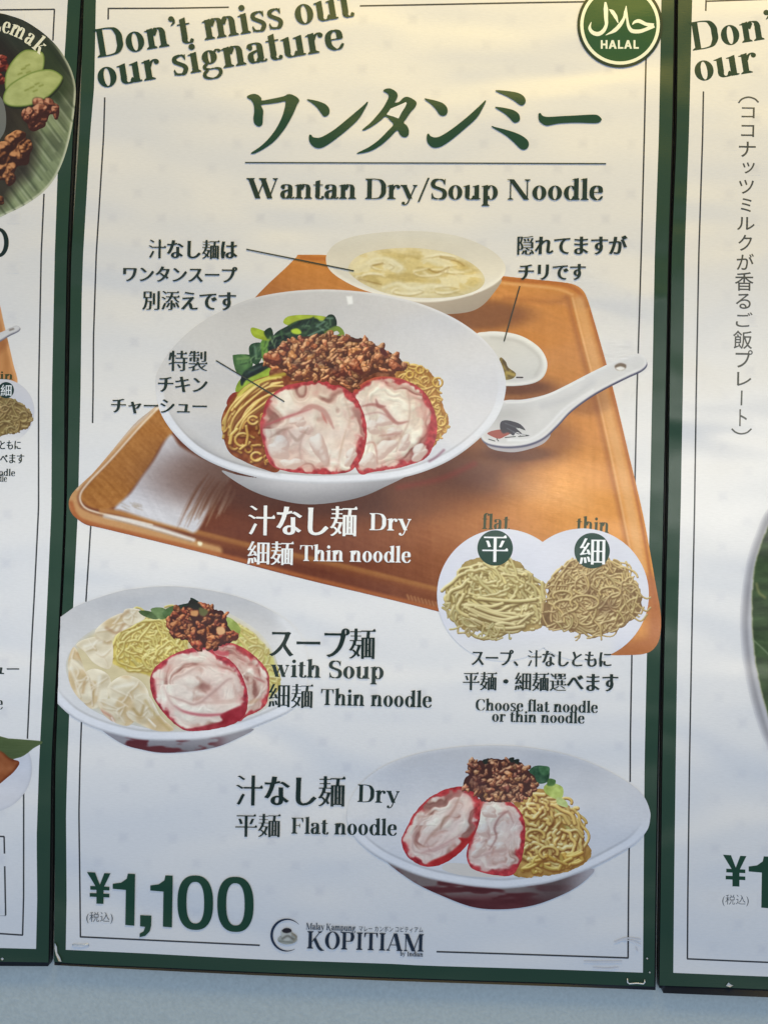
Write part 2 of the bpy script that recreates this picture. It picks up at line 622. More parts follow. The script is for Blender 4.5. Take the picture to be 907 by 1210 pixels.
GL = {
 'a': (470, [pen([(88, 360), (120, 450), (215, 478), (300, 440), (325, 350), (325, 120), (345, 40), (400, 12), (455, 55)], pw=1.6, t1=.5), dot(108, 372, 52),
             pen([(300, 300), (190, 268), (110, 215), (92, 120), (140, 30), (230, 25), (300, 90)], pw=1.2)]),
 'b': (530, stem(60, 0, 740, None) + [flag(60, 740), bowl(300, 240, 205, 252, -150, 150)]),
 'c': (440, [pen([(400, 395), (330, 470), (220, 470), (112, 370), (95, 240), (125, 110), (225, 18), (330, 25), (412, 120)], pw=1.2, t1=.5), dot(362, 382, 50)]),
 'd': (550, stem(350, 0, 740, None) + [flag(350, 740), bowl(250, 240, 215, 252, 30, 330), ('poly', [(350 + S_, 60), (350 + S_, 0), (535, 18), (535, 40)])]),
 'e': (460, [pen([(95, 262), (420, 262)], S=H_), pen([(372, 262), (350, 420), (240, 476), (125, 400), (92, 250), (120, 110), (230, 16), (340, 28), (425, 130)], pw=1.2, t1=.5)]),
 'f': (310, stem(80, 0, 560, (55, 70)) + [pen([(144, 540), (160, 660), (230, 732), (320, 712)], pw=1.4), dot(318, 672, 46), rect(10, 458, 300, 490)]),
 'g': (500, [bowl(225, 320, 175, 172), pen([(360, 430), (400, 480), (470, 470)], S=60), dot(462, 446, 40),
             pen([(150, 165), (85, 110), (100, 50), (200, 30), (330, 30), (420, -10), (425, -110), (330, -195), (190, -205), (70, -150), (70, -60), (150, 10)], pw=.5, wmul=.62)]),
 'h': (570, stem(65, 0, 740) + [flag(65, 740), arch(65 + S_, 350)] + stem(350, 0, 330)),
 'i': (270, stem(70, 0, 490) + [flag(70, 490), dot(134, 640, 74)]),
 'k': (560, stem(65, 0, 740) + [flag(65, 740), diag(180, 200, 400, 470, 40), diag(230, 270, 390, 0, 150), serif(345, 490, -1, 20, 40, 110), serif(400, 0, 1, 30, 40, 110)]),
 'l': (270, stem(70, 0, 740) + [flag(70, 740)]),
 'm': (850, stem(65, 0, 490) + [flag(65, 490), arch(65 + S_, 350), arch(350 + S_, 632)] + stem(350, 0, 330, (45, 45)) + stem(632, 0, 330)),
 'n': (570, stem(65, 0, 490) + [flag(65, 490), arch(65 + S_, 350)] + stem(350, 0, 330)),
 'o': (490, [bowl(245, 240, 218, 252)]),
 'p': (540, stem(62, -220, 480) + [flag(62, 490), bowl(300, 240, 210, 252, -150, 150)]),
 'r': (420, stem(65, 0, 490, (55, 75)) + [flag(65, 490), pen([(185, 330), (230, 430), (300, 476), (368, 462)], S=70), dot(352, 420, 60)]),
 's': (400, [pen([(335, 380), (290, 465), (200, 472), (105, 430), (100, 340), (190, 275), (290, 210), (325, 130), (270, 30), (180, 14), (90, 40), (55, 130)], pw=.25, wmul=.78, t0=.35, t1=.35),
             diag(320, 350, 330, 490, 22), diag(45, 0, 55, 150, 22)]),
 't': (345, [rect(80, 110, 80 + S_, 600), ('poly', [(80, 600), (80 + S_, 640), (80 + S_, 590), (80, 560)]), rect(12, 458, 310, 490), pen([(144, 150), (150, 60), (210, 10), (285, 20), (325, 90)], pw=1.4, t1=.5)]),
 'u': (575, [flag(65, 490), rect(65, 150, 65 + S_, 460), pen([(129, 180), (140, 70), (210, 14), (300, 30), (365, 110)], pw=1.6), flag(355, 490), rect(355, 0, 355 + S_, 470), ('poly', [(355 + S_, 50), (355 + S_, 0), (545, 12), (545, 36)])]),
 'w': (760, [diag(40, 490, 190, 0, 140), diag(200, 0, 340, 400, 38), diag(290, 490, 440, 0, 140), diag(480, 0, 650, 480, 38), serif(60, 490, -1, 60, 50, 100), serif(310, 490, -1, 50, 50, 100), serif(620, 490, -1, 55, 50, 40)]),
 'y': (540, [diag(40, 490, 235, 20, 145), pen([(475, 480), (300, 30), (235, -130), (150, -190), (80, -170)], S=44), dot(100, -140, 52), serif(60, 490, -1, 60, 50, 100), serif(440, 490, -1, 55, 50, 40)]),
 "'": (210, [dot(110, 650, 68), pen([(150, 660), (160, 560), (80, 480)], S=60, t1=.3)]),
 '/': (380, [diag(10, -90, 310, 740, 58)]),
 'D': (690, stem(75, 0, 700, (65, 0), (65, 0), 140) + [pen([(150, 685), (330, 683), (480, 640), (572, 500), (580, 350), (572, 200), (480, 60), (330, 17), (150, 15)], pw=1.7, S=150)]),
 'N': (780, [rect(105, 0, 105 + 38, 680), serif(105, 0, 1, 70, 70, 38), diag(60, 700, 540, 0, 165), rect(625, 10, 625 + 38, 700), serif(625, 700, -1, 70, 70, 38), rect(20, 676, 160, 700)]),
 'S': (560, [pen([(460, 540), (420, 650), (300, 685), (160, 650), (100, 530), (150, 430), (290, 370), (430, 300), (475, 180), (420, 50), (280, 14), (130, 50), (75, 180)], pw=.45, wmul=.98, t0=.3, t1=.3),
             diag(455, 500, 465, 700, 26), diag(62, 0, 72, 220, 26)]),
 'T': (640, stem(250, 0, 690, (65, 65), None, 140) + [rect(30, 668, 610, 700), ('poly', [(30, 668), (30, 500), (60, 520), (110, 668)]), ('poly', [(610, 668), (610, 500), (580, 520), (530, 668)])]),
 'W': (1060, [diag(60, 700, 300, 0, 165), diag(330, 0, 520, 560, 42), diag(440, 700, 670, 0, 165), diag(710, 0, 930, 690, 42), serif(80, 700, -1, 70, 60, 130), serif(450, 700, -1, 50, 60, 130), serif(890, 700, -1, 60, 60, 42)]),
 'F': (590, stem(75, 0, 700, (65, 75), (65, 0), 140) + [rect(150, 668, 540, 700), ('poly', [(540, 668), (545, 490), (515, 520), (450, 668)]), rect(200, 345, 400, 372), ('poly', [(400, 470), (400, 250), (378, 300), (350, 358), (378, 420)])]),
 'C': (650, [pen([(585, 500), (500, 655), (370, 690), (220, 640), (120, 500), (110, 350), (125, 200), (220, 60), (370, 12), (500, 50), (600, 190)], pw=1.4, S=150, t0=.4, t1=.4), diag(572, 470, 580, 700, 26)]),
 'K': (740, stem(75, 0, 700, (65, 65), (65, 65), 140) + [diag(200, 270, 540, 680, 46), pen([(320, 420), (420, 240), (520, 60), (640, -40), (760, -60)], pw=.4, wmul=.95, t1=.4), serif(520, 700, -1, 50, 60, 60)]),
 'O': (740, [bowl(370, 350, 320, 362, S=155)]),
 'P': (630, stem(75, 0, 700, (65, 70), (65, 0), 140) + [pen([(150, 685), (330, 683), (450, 650), (505, 520), (450, 370), (330, 335), (200, 335)], pw=1.5, S=150)]),
 'I': (350, stem(105, 0, 700, (65, 65), (65, 65), 140)),
 'A': (730, [diag(60, 0, 330, 700, 40), diag(500, 0, 300, 700, 165), rect(170, 220, 480, 250), serif(55, 0, 1, 50, 70, 40), serif(510, 0, 1, 60, 60, 145)]),
 'M': (920, [rect(95, 0, 133, 680), serif(95, 0, 1, 60, 60, 38), diag(60, 700, 380, 0, 165), diag(430, 0, 690, 700, 40), rect(690, 0, 830, 700), serif(690, 0, 1, 60, 60, 140), serif(690, 700, -1, 0, 60, 140), rect(20, 676, 160, 700)]),
 'L': (600, stem(75, 0, 700, (65, 0), (65, 65), 140) + [rect(150, 0, 540, 32), ('poly', [(545, 220), (535, 32), (430, 32), (515, 180)])]),
 ' ': (250, []),
}


def frame(P0, P1, tilt=None):
    """unit vector along the baseline and up vector in sheet coordinates"""
    P0, P1 = np.array(P0, float), np.array(P1, float)
    d = (P1 - P0) / np.hypot(*(P1 - P0))
    up = np.array([d[1], -d[0]])
    if tilt is not None: up = np.array([tilt, -1.0])
    return P0, P1, d, up


def latin(txt, P0, P1, cap, color, parent, name='lettering', label=None, up=None, track=0, font=GL, capu=700.0, off=None):
    """serif line whose ink runs from P0 to P1 on the baseline"""
    P0, P1, d, u = frame(P0, P1, up)
    k = cap / capu
    x = 0; parts = []; lo, hi = 1e9, -1e9
    for ch in txt:
        adv, ps = font[ch]
        for p in ps:
            arrs = [np.asarray(q, float) for q in ([p[1]] if p[0] == 'poly' else [p[1], p[2]])]
            for q in arrs:
                lo = min(lo, (q[:, 0] + x).min()); hi = max(hi, (q[:, 0] + x).max())
            parts.append((p[0], [q + [x, 0] for q in arrs], p[3] if p[0] == 'strip' else None))
        x += adv + track
    kx = np.hypot(*(P1 - P0)) / (hi - lo)
    s = Shape()
    T = lambda q: P0 + np.outer((q[:, 0] - lo) * kx, d) + np.outer(q[:, 1] * k, u)
    for kind, arrs, cl in parts:
        if kind == 'poly': s.poly(T(arrs[0]), color)
        else: s.strip(T(arrs[0]), T(arrs[1]), color, cl)
    s.text = True
    return s.build(name, parent, label=label or 'printed words ' + txt, off=text_off())


_cjk = {}


def glyph_outlines(txt, ex, ey, uroko=True, vertical=False):
    key = (txt, ex, ey, uroko)
    cu = bpy.data.curves.new('t', 'FONT'); cu.body = txt
    o = bpy.data.objects.new('t', cu); COL.objects.link(o)
    dg = bpy.context.evaluated_depsgraph_get()
    c = o.evaluated_get(dg).to_curve(dg)
    loops = []
    for sp in c.splines:
        bp = sp.bezier_points; n = len(bp); pts = []
        for i in range(n):
            a, b = bp[i], bp[(i + 1) % n]
            p0, p1, p2, p3 = [np.array(v[:2]) for v in (a.co, a.handle_right, b.handle_left, b.co)]
            chord = np.hypot(*(p3 - p0))
            if chord < 1e-5: continue
            e = (p3 - p0) / chord
            dev = max(abs(e[0] * (q - p0)[1] - e[1] * (q - p0)[0]) for q in (p1, p2))
            m = 1 if dev < 0.004 else 5
            for j in range(m):
                t = j / m
                pts.append((1 - t) ** 3 * p0 + 3 * (1 - t) ** 2 * t * p1 + 3 * (1 - t) * t * t * p2 + t ** 3 * p3)
        if len(pts) > 2: loops.append(np.array(pts))
    o.evaluated_get(dg).to_curve_clear()
    bpy.data.objects.remove(o); bpy.data.curves.remove(cu)
    area_ = lambda P: .5 * np.sum(P[:, 0] * np.roll(P[:, 1], -1) - np.roll(P[:, 0], -1) * P[:, 1])
    out = []
    big = max(loops, key=lambda P: abs(area_(P)))
    sg = 1 if area_(big) > 0 else -1
    for i, P in enumerate(loops):
        hole = area_(P) * sg < 0
        if sg < 0: P = P[::-1]
        ch = txt[min(len(txt) - 1, max(0, int(P[:, 0].mean())))]
        kanji = ord(ch) > 0x4e00
        ex_, ey_ = (ex, ey) if ex <= 0 or not uroko else ((ex * .68, ey - .014) if kanji else (ex * 1.3, ey - .004))
        e = np.roll(P, -1, 0) - P
        L = np.hypot(e[:, 0], e[:, 1])[:, None] + 1e-9
        n = np.c_[e[:, 1], -e[:, 0]] / L
        n0 = np.roll(n, 1, 0)
        b = n + n0
        f = 1 / np.maximum(np.sum(b * n, 1), .55)[:, None]
        N = b * f
        N = np.clip(N, -1.3, 1.3)
        R = P + N * np.array([ex_, ey_])
        if uroko and kanji and not hole:
            Q = []
            m = len(R)
            for k in range(m):
                a, b2 = P[k], P[(k + 1) % m]
                prev, nxt = P[k - 1], P[(k + 2) % m]
                if abs(a[0] - b2[0]) < .012 and .045 < b2[1] - a[1] < .1 and abs(prev[1] - a[1]) < .012 and a[0] - prev[0] > .17 and abs(nxt[1] - b2[1]) < .012 and b2[0] - nxt[0] > .17:
                    Q.append(R[k]); v = R[(k + 1) % m]
                    Q += [v + [.012, -.002], v + [-.035, .062], v + [-.115, 0]]
                    R[(k + 1) % m] = v + [-.12, 0]
                else:
                    Q.append(R[k])
            R = np.array(Q)
        out.append((R, hole, P))
    return out


def sdf_in(P, q):
    x, y = q; ins = False
    a = P; b = np.roll(P, -1, 0)
    m = (a[:, 1] > y) != (b[:, 1] > y)
    xi = (b[m, 0] - a[m, 0]) * (y - a[m, 1]) / (b[m, 1] - a[m, 1]) + a[m, 0]
    return (np.sum(x < xi) % 2) == 1


def kana(txt, x0, x1, yt, yb, color, parent, name='lettering', label=None, slope=0.012, lean=.02, ex=.036, ey=.002, uroko=True, off=None, vert=False):
    """line of Japanese whose ink fills the box x0..x1, yt..yb"""
    loops = glyph_outlines(txt, ex, ey, uroko)
    allp = np.concatenate([l[0] for l in loops])
    lo, hi = allp.min(0), allp.max(0)

    def T(R):
        u = x0 + (R[:, 0] - lo[0]) / (hi[0] - lo[0]) * (x1 - x0)
        v = yb - (R[:, 1] - lo[1]) / (hi[1] - lo[1]) * (yb - yt)
        return np.c_[u + ((yt + yb) / 2 - v) * lean, v + (u - (x0 + x1) / 2) * slope]
    st = .4 if yb - yt > 16 else .3
    p = Pic(x0 - 2, yt - 2 - abs(slope) * (x1 - x0) / 2, x1 + 2, yb + 2 + abs(slope) * (x1 - x0) / 2, st)
    sg = [(T(R), h) for R, h, _ in loops]
    pos = np.zeros(p.X.shape); neg = np.zeros(p.X.shape)
    WN = np.zeros(p.X.shape, int)
    for P, h in sg:
        w = p.win(P[:, 0].min() - 1, P[:, 1].min() - 1, P[:, 0].max() + 1, P[:, 1].max() + 1)
        X, Y = p.X[w], p.Y[w]
        if X.size == 0: continue
        d, wn = windist(P, X, Y)
        ins = wn != 0
        m = np.clip(.5 - np.where(ins, -d, d) / .6, 0, 1)
        WN[w] += wn
        if h: neg[w] = np.maximum(neg[w], m)
        else:
            pos[w] = np.maximum(pos[w], m)
    A = np.minimum(pos, 1 - neg)
    # where contours overlap the winding number says what is ink
    solid = WN != 0
    er = solid.copy()
    for ax in (0, 1):
        for sh in (1, -1): er &= np.roll(solid, sh, ax)
    A = np.where(er, 1.0, A)
    p.A = A; p.C[:] = np.array(color, float)
    return p.build(name, parent, label=label or 'printed Japanese words ' + txt, soft=0, off=text_off())


def windist(P, X, Y):
    d2 = np.full(X.shape, 1e18); wn = np.zeros(X.shape, int); n = len(P)
    for i in range(n):
        ax, ay = P[i]; bx, by = P[(i + 1) % n]
        ex, ey = bx - ax, by - ay
        px = X - ax; py = Y - ay
        t = np.clip((px * ex + py * ey) / (ex * ex + ey * ey + 1e-12), 0, 1)
        d2 = np.minimum(d2, (px - ex * t) ** 2 + (py - ey * t) ** 2)
        if ay != by:
            xi = ex * (Y - ay) / (by - ay) + ax
            up = (ay <= Y) & (by > Y); dn = (by <= Y) & (ay > Y)
            wn += (up & (X < xi)).astype(int) - (dn & (X < xi)).astype(int)
    return np.sqrt(d2), wn


def poly_line(pts, wd, color, parent, name, label=None):
    P = np.asarray(pts, float); d = np.gradient(P, axis=0); L = np.hypot(d[:, 0], d[:, 1])[:, None]
    n = np.c_[-d[:, 1], d[:, 0]] / L * wd / 2
    s = Shape(); s.strip(P + n, P - n, color)
    return s.build(name, parent, label=label)


INK = (30, 58, 42); GREEN = (38, 72, 48); DARK = (26, 44, 36); WHITE = (236, 236, 232)
PAPER = np.array([226, 224, 221.])

# ================================================================== the place
def slab(name, outline, y0, y1, parent, mat, kind=None, label=None):
    """board with its outline in sheet coordinates, from y = y0 (front) to y1 (back)"""
    P = np.asarray(outline, float)
    fr = plane(P[:, 0], P[:, 1], -y0); bk = fr.copy(); bk[:, 1] = y1
    from mathutils.geometry import tessellate_polygon
    tr = tessellate_polygon([[(p[0], p[1], 0) for p in P]])
    n = len(P); faces = []
    for t in tr:
        a, b, c = [fr[i] for i in t]
        nn = np.cross(b - a, c - a)
        t = list(t) if nn[1] < 0 else list(t)[::-1]
        faces.append(t); faces.append([i + n for i in t[::-1]])
    ar = np.sum(P[:, 0] * np.roll(P[:, 1], -1) - np.roll(P[:, 0], -1) * P[:, 1])
    for i in range(n):
        j = (i + 1) % n
        faces.append([i, j, j + n, i + n] if ar < 0 else [j, i, i + n, j + n])
    V = np.r_[fr, bk]
    loops = [i for f in faces for i in f]; starts = np.cumsum([0] + [len(f) for f in faces[:-1]])
    return mesh_np(name, V, loops, starts, parent, mat, None, label, kind)


# wall behind the boards, one grey painted sheet with a slight swell
def build_wall():
    nx, nz = 60, 60
    xs = np.linspace(-1.4, 1.6, nx); zs = np.linspace(.2, 2.9, nz)
    Xg, Zg = np.meshgrid(xs, zs)
    Yg = .0135 + .0008 * np.sin(Xg * 5 + Zg * 3)
    V = np.c_[Xg.ravel(), Yg.ravel(), Zg.ravel()]
    idx = np.arange(nx * nz).reshape(nz, nx)
    q = np.stack([idx[:-1, :-1], idx[:-1, 1:], idx[1:, 1:], idx[1:, :-1]], -1).reshape(-1, 4)
    mesh_np('wall', V, q.ravel(), np.arange(len(q)) * 4, None, M_WALL, None, None, 'structure')


build_wall()


def edge(pts):
    """x of a sheet edge as a function of v, from measured points"""
    p = np.array(sorted((y, x) for x, y in pts), float)
    sl = (p[1, 1] - p[0, 1]) / (p[1, 0] - p[0, 0])
    p = np.r_[[[-60, p[0, 1] + sl * (-60 - p[0, 0])]], p]
    return p


def edge_pts(p, y1, n=60, y0=-46):
    ys = np.linspace(y0, y1, n)
    # smooth interpolation
    xs = np.interp(ys, p[:, 0], p[:, 1])
    k = np.array([1, 2, 3, 2, 1.]) / 9
    xs[2:-2] = np.convolve(xs, k, 'valid')
    return np.c_[xs, ys]


LP_paper = edge([(80.3, 0), (77.6, 50), (70, 160), (65, 300), (61.7, 460), (61, 600), (57, 690), (53.8, 760), (46.5, 900), (43.6, 990), (44.3, 1060), (42.9, 1121)])
LP_out = edge([(95.5, 0), (86.2, 160), (79.2, 300), (76.3, 460), (76, 600), (72.6, 680), (68.4, 760), (60.7, 900), (59, 1060), (57.5, 1137)])
CL_out = edge([(99.4, 0), (94, 160), (84.4, 300), (81.6, 460), (79.2, 600), (76, 680), (71.6, 760), (65.7, 900), (65, 1060), (64, 1137)])
CL_paper = edge([(113.6, 0), (111.7, 100), (106.7, 160), (98.5, 300), (96.8, 350), (95.5, 460), (92.5, 600), (86.6, 720), (80, 900), (78.3, 960), (79, 1060), (78, 1122)])
CR_paper = edge([(780.8, 0), (777.8, 160), (773, 300), (770, 460), (767.2, 600), (764, 760), (761, 900), (759.7, 1060), (759, 1149)])
CR_out = edge([(796, 0), (793.4, 160), (788.8, 300), (785.7, 460), (783, 600), (779.8, 760), (776, 900), (773.6, 1060), (772.5, 1166)])
RL_out = edge([(800.7, 0), (799, 160), (793, 300), (790.8, 460), (789, 600), (784.6, 760), (782, 900), (780, 1060), (778.5, 1165)])
RL_paper = edge([(817.2, 0), (813.3, 160), (808.4, 300), (806.2, 460), (803.6, 600), (799.8, 760), (797.8, 900), (795.7, 1060), (794.9, 1149)])

C_bot_out = [(64, 1136.5), (80, 1138), (116, 1140), (200, 1143.7), (300, 1148.5), (350, 1150.5), (460, 1155), (560, 1158.5), (660, 1161.5), (772.5, 1166)]
C_bot_paper = [(78, 1122.3), (160, 1126), (300, 1133.5), (460, 1138.8), (500, 1141), (660, 1145.7), (759, 1149.3)]


def frame_piece(s, outer, inner, col):
    s.strip(np.asarray(outer, float), np.asarray(inner, float), col)


def resample(P, n):
    P = np.asarray(P, float); t = np.r_[0, np.cumsum(np.hypot(*np.diff(P, axis=0).T))]; q = np.linspace(0, t[-1], n)
    return np.c_[np.interp(q, t, P[:, 0]), np.interp(q, t, P[:, 1])]


def sheet(parent, left, right, bottom_paper, top=-32, name='paper_sheet'):
    """white paper between two edge curves, as one grid"""
    n = 60
    Lp, Rp = left, right
    ys = np.linspace(0, 1, n)
    m = 24
    rows = []
    bot = resample(bottom_paper, m)
    for t in ys:
        l = np.array([np.interp(top + (bottom_paper[0][1] - top) * t, Lp[:, 0], Lp[:, 1]), top + (bottom_paper[0][1] - top) * t])
        r = np.array([np.interp(top + (bottom_paper[-1][1] - top) * t, Rp[:, 0], Rp[:, 1]), top + (bottom_paper[-1][1] - top) * t])
        u = np.linspace(0, 1, m)[:, None]
        row = l * (1 - u) + r * u
        straight = bot[0] * (1 - u) + bot[-1] * u
        row = row + (bot - straight) * t ** 4
        rows.append(row)
    G = np.concatenate(rows)
    idx = np.arange(n * m).reshape(n, m)
    q = np.stack([idx[:-1, :-1], idx[1:, :-1], idx[1:, 1:], idx[:-1, 1:]], -1).reshape(-1, 4)
    P = plane(G[:, 0], G[:, 1], next_off())
    return mesh_np(name, P, q.ravel(), np.arange(len(q)) * 4, parent, PRINT, np.tile(lin(PAPER), (len(P), 1)))


def motifs(parent, x0, x1, y0, y1, lx, rx):
    """faint woven check printed over the paper"""
    s = Shape(); rs = np.random.RandomState(3)
    r = 0; y = 111.0 - 29.3 * 4
    while y < y1:
        off = 0 if r % 2 == 0 else 29
        k = -6
        while True:
            x = 165.4 + k * 58.2 + off - (y - 111) * .022
            k += 1
            if x > x1: break
            if x < lx(y) + 13 or x > rx(y) - 12: continue
            if y > y0:
                h = 7.4; a = rs.uniform(.25, 1.0)
                c = PAPER - np.array([9.5, 9, 6.5]) * a
                t = (x - 165) * .02 * min(1, max(0, (y - 150) / 900))
                o = [(x - h, y - h + t), (x + h, y - h + t), (x + h, y + h + t), (x - h, y + h + t)]
                i = [(x - h * .3, y - h * .3 + t), (x + h * .3, y - h * .3 + t), (x + h * .3, y + h * .3 + t), (x - h * .3, y + h * .3 + t)]
                s.add(o + i, [[0, 1, 5, 4], [1, 2, 6, 5], [2, 3, 7, 6], [3, 0, 4, 7], [4, 5, 6, 7]], np.array([PAPER] * 4 + [c] * 4))
                s.k = 0
        y += 29.3; r += 1
    s.build('check_motif', parent, kind='stuff')


GB = (40, 66, 47)
# ------------------------------------------------------------------ centre poster
poster = thing('menu_poster', 'whole wantan noodle menu poster with three bowls, orange tray and price 1,100', 'poster', plane(420., 1150.).tolist(), 'green bordered menu posters')
NV = 70
lo_ = edge_pts(CL_out, 1136.5, NV); ro_ = edge_pts(CR_out, 1166, NV)
slab('backing_board', list(lo_[::4]) + [(64.5, 1140.5), (200, 1147.5), (300, 1152.3), (460, 1159), (660, 1165.7), (774, 1170)] + list((ro_ + [1.5, 0])[::-4]), .0005, .0125, poster, M_BLACK)
LAYER[0] = 0
s = Shape()
li_ = edge_pts(CL_paper, 1122.3, NV); ri_ = edge_pts(CR_paper, 1149.3, NV)
s.strip(lo_, li_, GB); s.strip(ri_, ro_, GB)
s.strip(resample(C_bot_out, 40), resample(C_bot_paper, 40), GB)
s.add([lo_[0], ro_[0], ri_[0] + [0, 14], li_[0] + [0, 14]], [[0, 1, 2, 3]], GB)
s.build('green_border', poster)
sheet(poster, CL_paper, CR_paper, C_bot_paper)
fl = lambda y: np.interp(y, [10, 115, 160, 300, 400, 460, 620, 710, 900, 960, 1060, 1107], [128, 124, 122.7, 114, 110.7, 110.3, 107.6, 101.8, 94.8, 93.5, 94.8, 95.3])
fr = lambda y: np.interp(y, [0, 72, 160, 300, 415, 460, 600, 775, 870, 920, 1010, 1060, 1131], [765, 762.6, 760.7, 757, 753.5, 752, 749, 746, 744.2, 744, 742.6, 742, 741.5])
motifs(poster, 0, 760, 20, 1100, fl, fr)
# thin rule round the sheet
for pts in ([(fl(y), y) for y in np.linspace(115, 500, 30)], [(fl(y), y) for y in np.linspace(600, 711, 12)], [(fl(y), y) for y in np.linspace(840, 1107.5, 24)],
            [(128, 23), (128.2, 10)], [(127.5, 10), (200, 9.8), (270.5, 8.6)], [(425, 7), (500, 5.6), (600, 3.6), (695, 2)],
            [(fr(y), y) for y in np.linspace(60, 418, 30)], [(fr(y), y) for y in np.linspace(432, 600, 20)], [(fr(y), y) for y in np.linspace(765, 924, 12)],
            [(fr(y), y) for y in np.linspace(995, 1132, 12)], [(94.8, 1107), (200, 1112), (307, 1117)], [(515.5, 1124.6), (600, 1127.2), (660, 1129.2), (742, 1132)]):
    poly_line(pts, 1.9, (62, 62, 62), poster, 'rule_line')

# ---- tray
def tray():
    p = Pic(78, 298, 784, 778, .85)
    out = [(81.5, 597), (83, 588), (90, 578), (110, 559), (128, 538), (159, 501), (186, 478), (240, 425), (300, 353), (340, 314), (350, 304), (358, 301), (420, 304), (560, 322), (620, 329), (660, 333), (677, 336), (687, 342), (693, 352),
           (700, 374), (722, 452), (742, 535), (760, 612), (774, 690), (780, 725), (779.5, 750), (774, 764), (764, 771.5), (745, 774), (700, 772), (640, 755), (517, 722.5), (440, 703.5), (360, 684.5), (258, 658), (190, 641), (120, 624), (102, 620), (90, 612), (84, 605)]
    D0, D1 = np.array([112, 54, 26.]), np.array([206, 137, 66.])

    def floor(X, Y, d):
        t = np.clip((X - 300) / 420 + (620 - Y) / 420, 0, 1)
        t = sst(.0, 1.0, t)
        t = t + .18 * sst(560, 700, X) * sst(480, 620, Y)
        g = fbm(X * .94 + Y * .33, Y * .94 - X * .33, 26, 3.2, 4, 21)
        g2 = fbm(X, Y, 5, 34, 3, 22)
        c = D0 * (1 - t[..., None]) + D1 * t[..., None] * 1.0
        c = c + ((g - .5) * 15 + (g2 - .5) * 11)[..., None]
        hi = np.exp(-(((X - 640) / 60) ** 2 + ((Y - 570) / 30) ** 2)) * 26 + np.exp(-(((X - 600) / 50) ** 2 + ((Y - 350) / 26) ** 2)) * 10
        return c + hi[..., None]
    p.poly(out, floor, .7)
    # back and right lip
    lt = (232, 176, 116)
    p.line([(356, 304), (470, 313), (600, 330), (660, 335), (683, 345), (692, 362)], 5, (186, 112, 52), 1.2, .9)
    p.line([(590, 334), (655, 341), (676, 348)], 3, (238, 190, 132), 1.5, .6)
    p.line([(596, 352), (655, 357), (668, 351)], 4, (166, 98, 46), 3, .5)
    p.line([(670, 352), (682, 400), (704, 480), (722, 560), (740, 640), (750, 700)], 5, (172, 104, 50), 3, .75)
    p.line([(684, 356), (700, 420), (722, 505), (744, 600), (758, 680)], 12, (226, 172, 112), 3, .75)
    p.line([(676, 352), (688, 400), (706, 470), (726, 560), (744, 650)], 2, (244, 200, 146), 1.2, .7)
    p.line([(697, 368), (716, 438), (736, 518), (756, 610), (768, 680), (774, 720)], 3.5, (176, 104, 52), 1.4, .8)
    p.line([(768, 690), (775, 730), (772, 757), (755, 766), (735, 768)], 22, (176, 106, 60), 6, .8)
    # left wall of the tray, its bright lip and the ribbed front edge
    p.line([(188, 478), (162, 500), (130, 534), (104, 561), (90, 576), (86, 590), (92, 604), (110, 613), (140, 620), (200, 636), (256, 651)], 13, (206, 158, 104), 2.5, .9)
    p.line([(186, 481), (158, 504), (127, 536), (100, 563), (91, 576)], 5, (226, 206, 182), 2.2, .8)
    p.line([(176, 487), (150, 510), (122, 540)], 3, (170, 160, 160), 1.8, .5)
    p.poly([(186, 484), (205, 508), (192, 523), (178, 547), (156, 578), (139, 597), (120, 602), (102, 597), (95.5, 586), (106, 571), (130, 546), (162, 510)], lambda X, Y, d: np.array([172, 112, 46.]) + ((fbm(X + Y, X - Y, 46, 3, 3, 8) - .5) * 30 - (Y - 540) * .06 + (fbm(X, Y, 3, 3, 2, 9) - .5) * 22)[..., None], 1.4, smooth=5)
    p.line([(188, 481), (163, 507), (131, 543), (105, 570), (95, 585), (98, 597), (110, 604), (140, 611), (180, 620)], 2.0, (248, 236, 214), .8, .9)
    p.line([(84, 594), (90, 609), (104, 617.5), (150, 629), (258, 655), (360, 681.5), (517, 720)], 5.0, (172, 98, 48), 1.6, .9)
    p.line([(120, 603), (142, 606), (180, 616), (236, 630), (300, 646), (400, 668), (517, 697)], 6, (190, 134, 70), 1.6, .8)
    p.line([(230, 633), (300, 649), (400, 671), (517, 701)], 10, (140, 78, 38), 3, .55)
    p.line([(124, 610), (150, 615), (190, 626), (229, 638)], 5.5, (226, 220, 212), 1.6, .95, taper=.3)
    p.poly([(234, 640), (239, 641), (238, 645), (234, 644)], (246, 236, 200), .8, smooth=3)
    p.line([(118, 609), (150, 618), (190, 629), (226, 640)], 1.6, (150, 128, 110), .8, .5)
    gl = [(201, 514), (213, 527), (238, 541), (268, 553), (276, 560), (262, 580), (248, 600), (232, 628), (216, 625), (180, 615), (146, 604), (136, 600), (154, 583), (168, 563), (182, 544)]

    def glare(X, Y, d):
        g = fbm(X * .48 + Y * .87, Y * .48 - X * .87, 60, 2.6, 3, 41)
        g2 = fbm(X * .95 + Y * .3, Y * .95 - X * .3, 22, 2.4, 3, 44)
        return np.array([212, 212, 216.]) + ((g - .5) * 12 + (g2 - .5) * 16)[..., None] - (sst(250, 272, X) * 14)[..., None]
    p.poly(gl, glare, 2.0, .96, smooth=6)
    rs = np.random.RandomState(4)
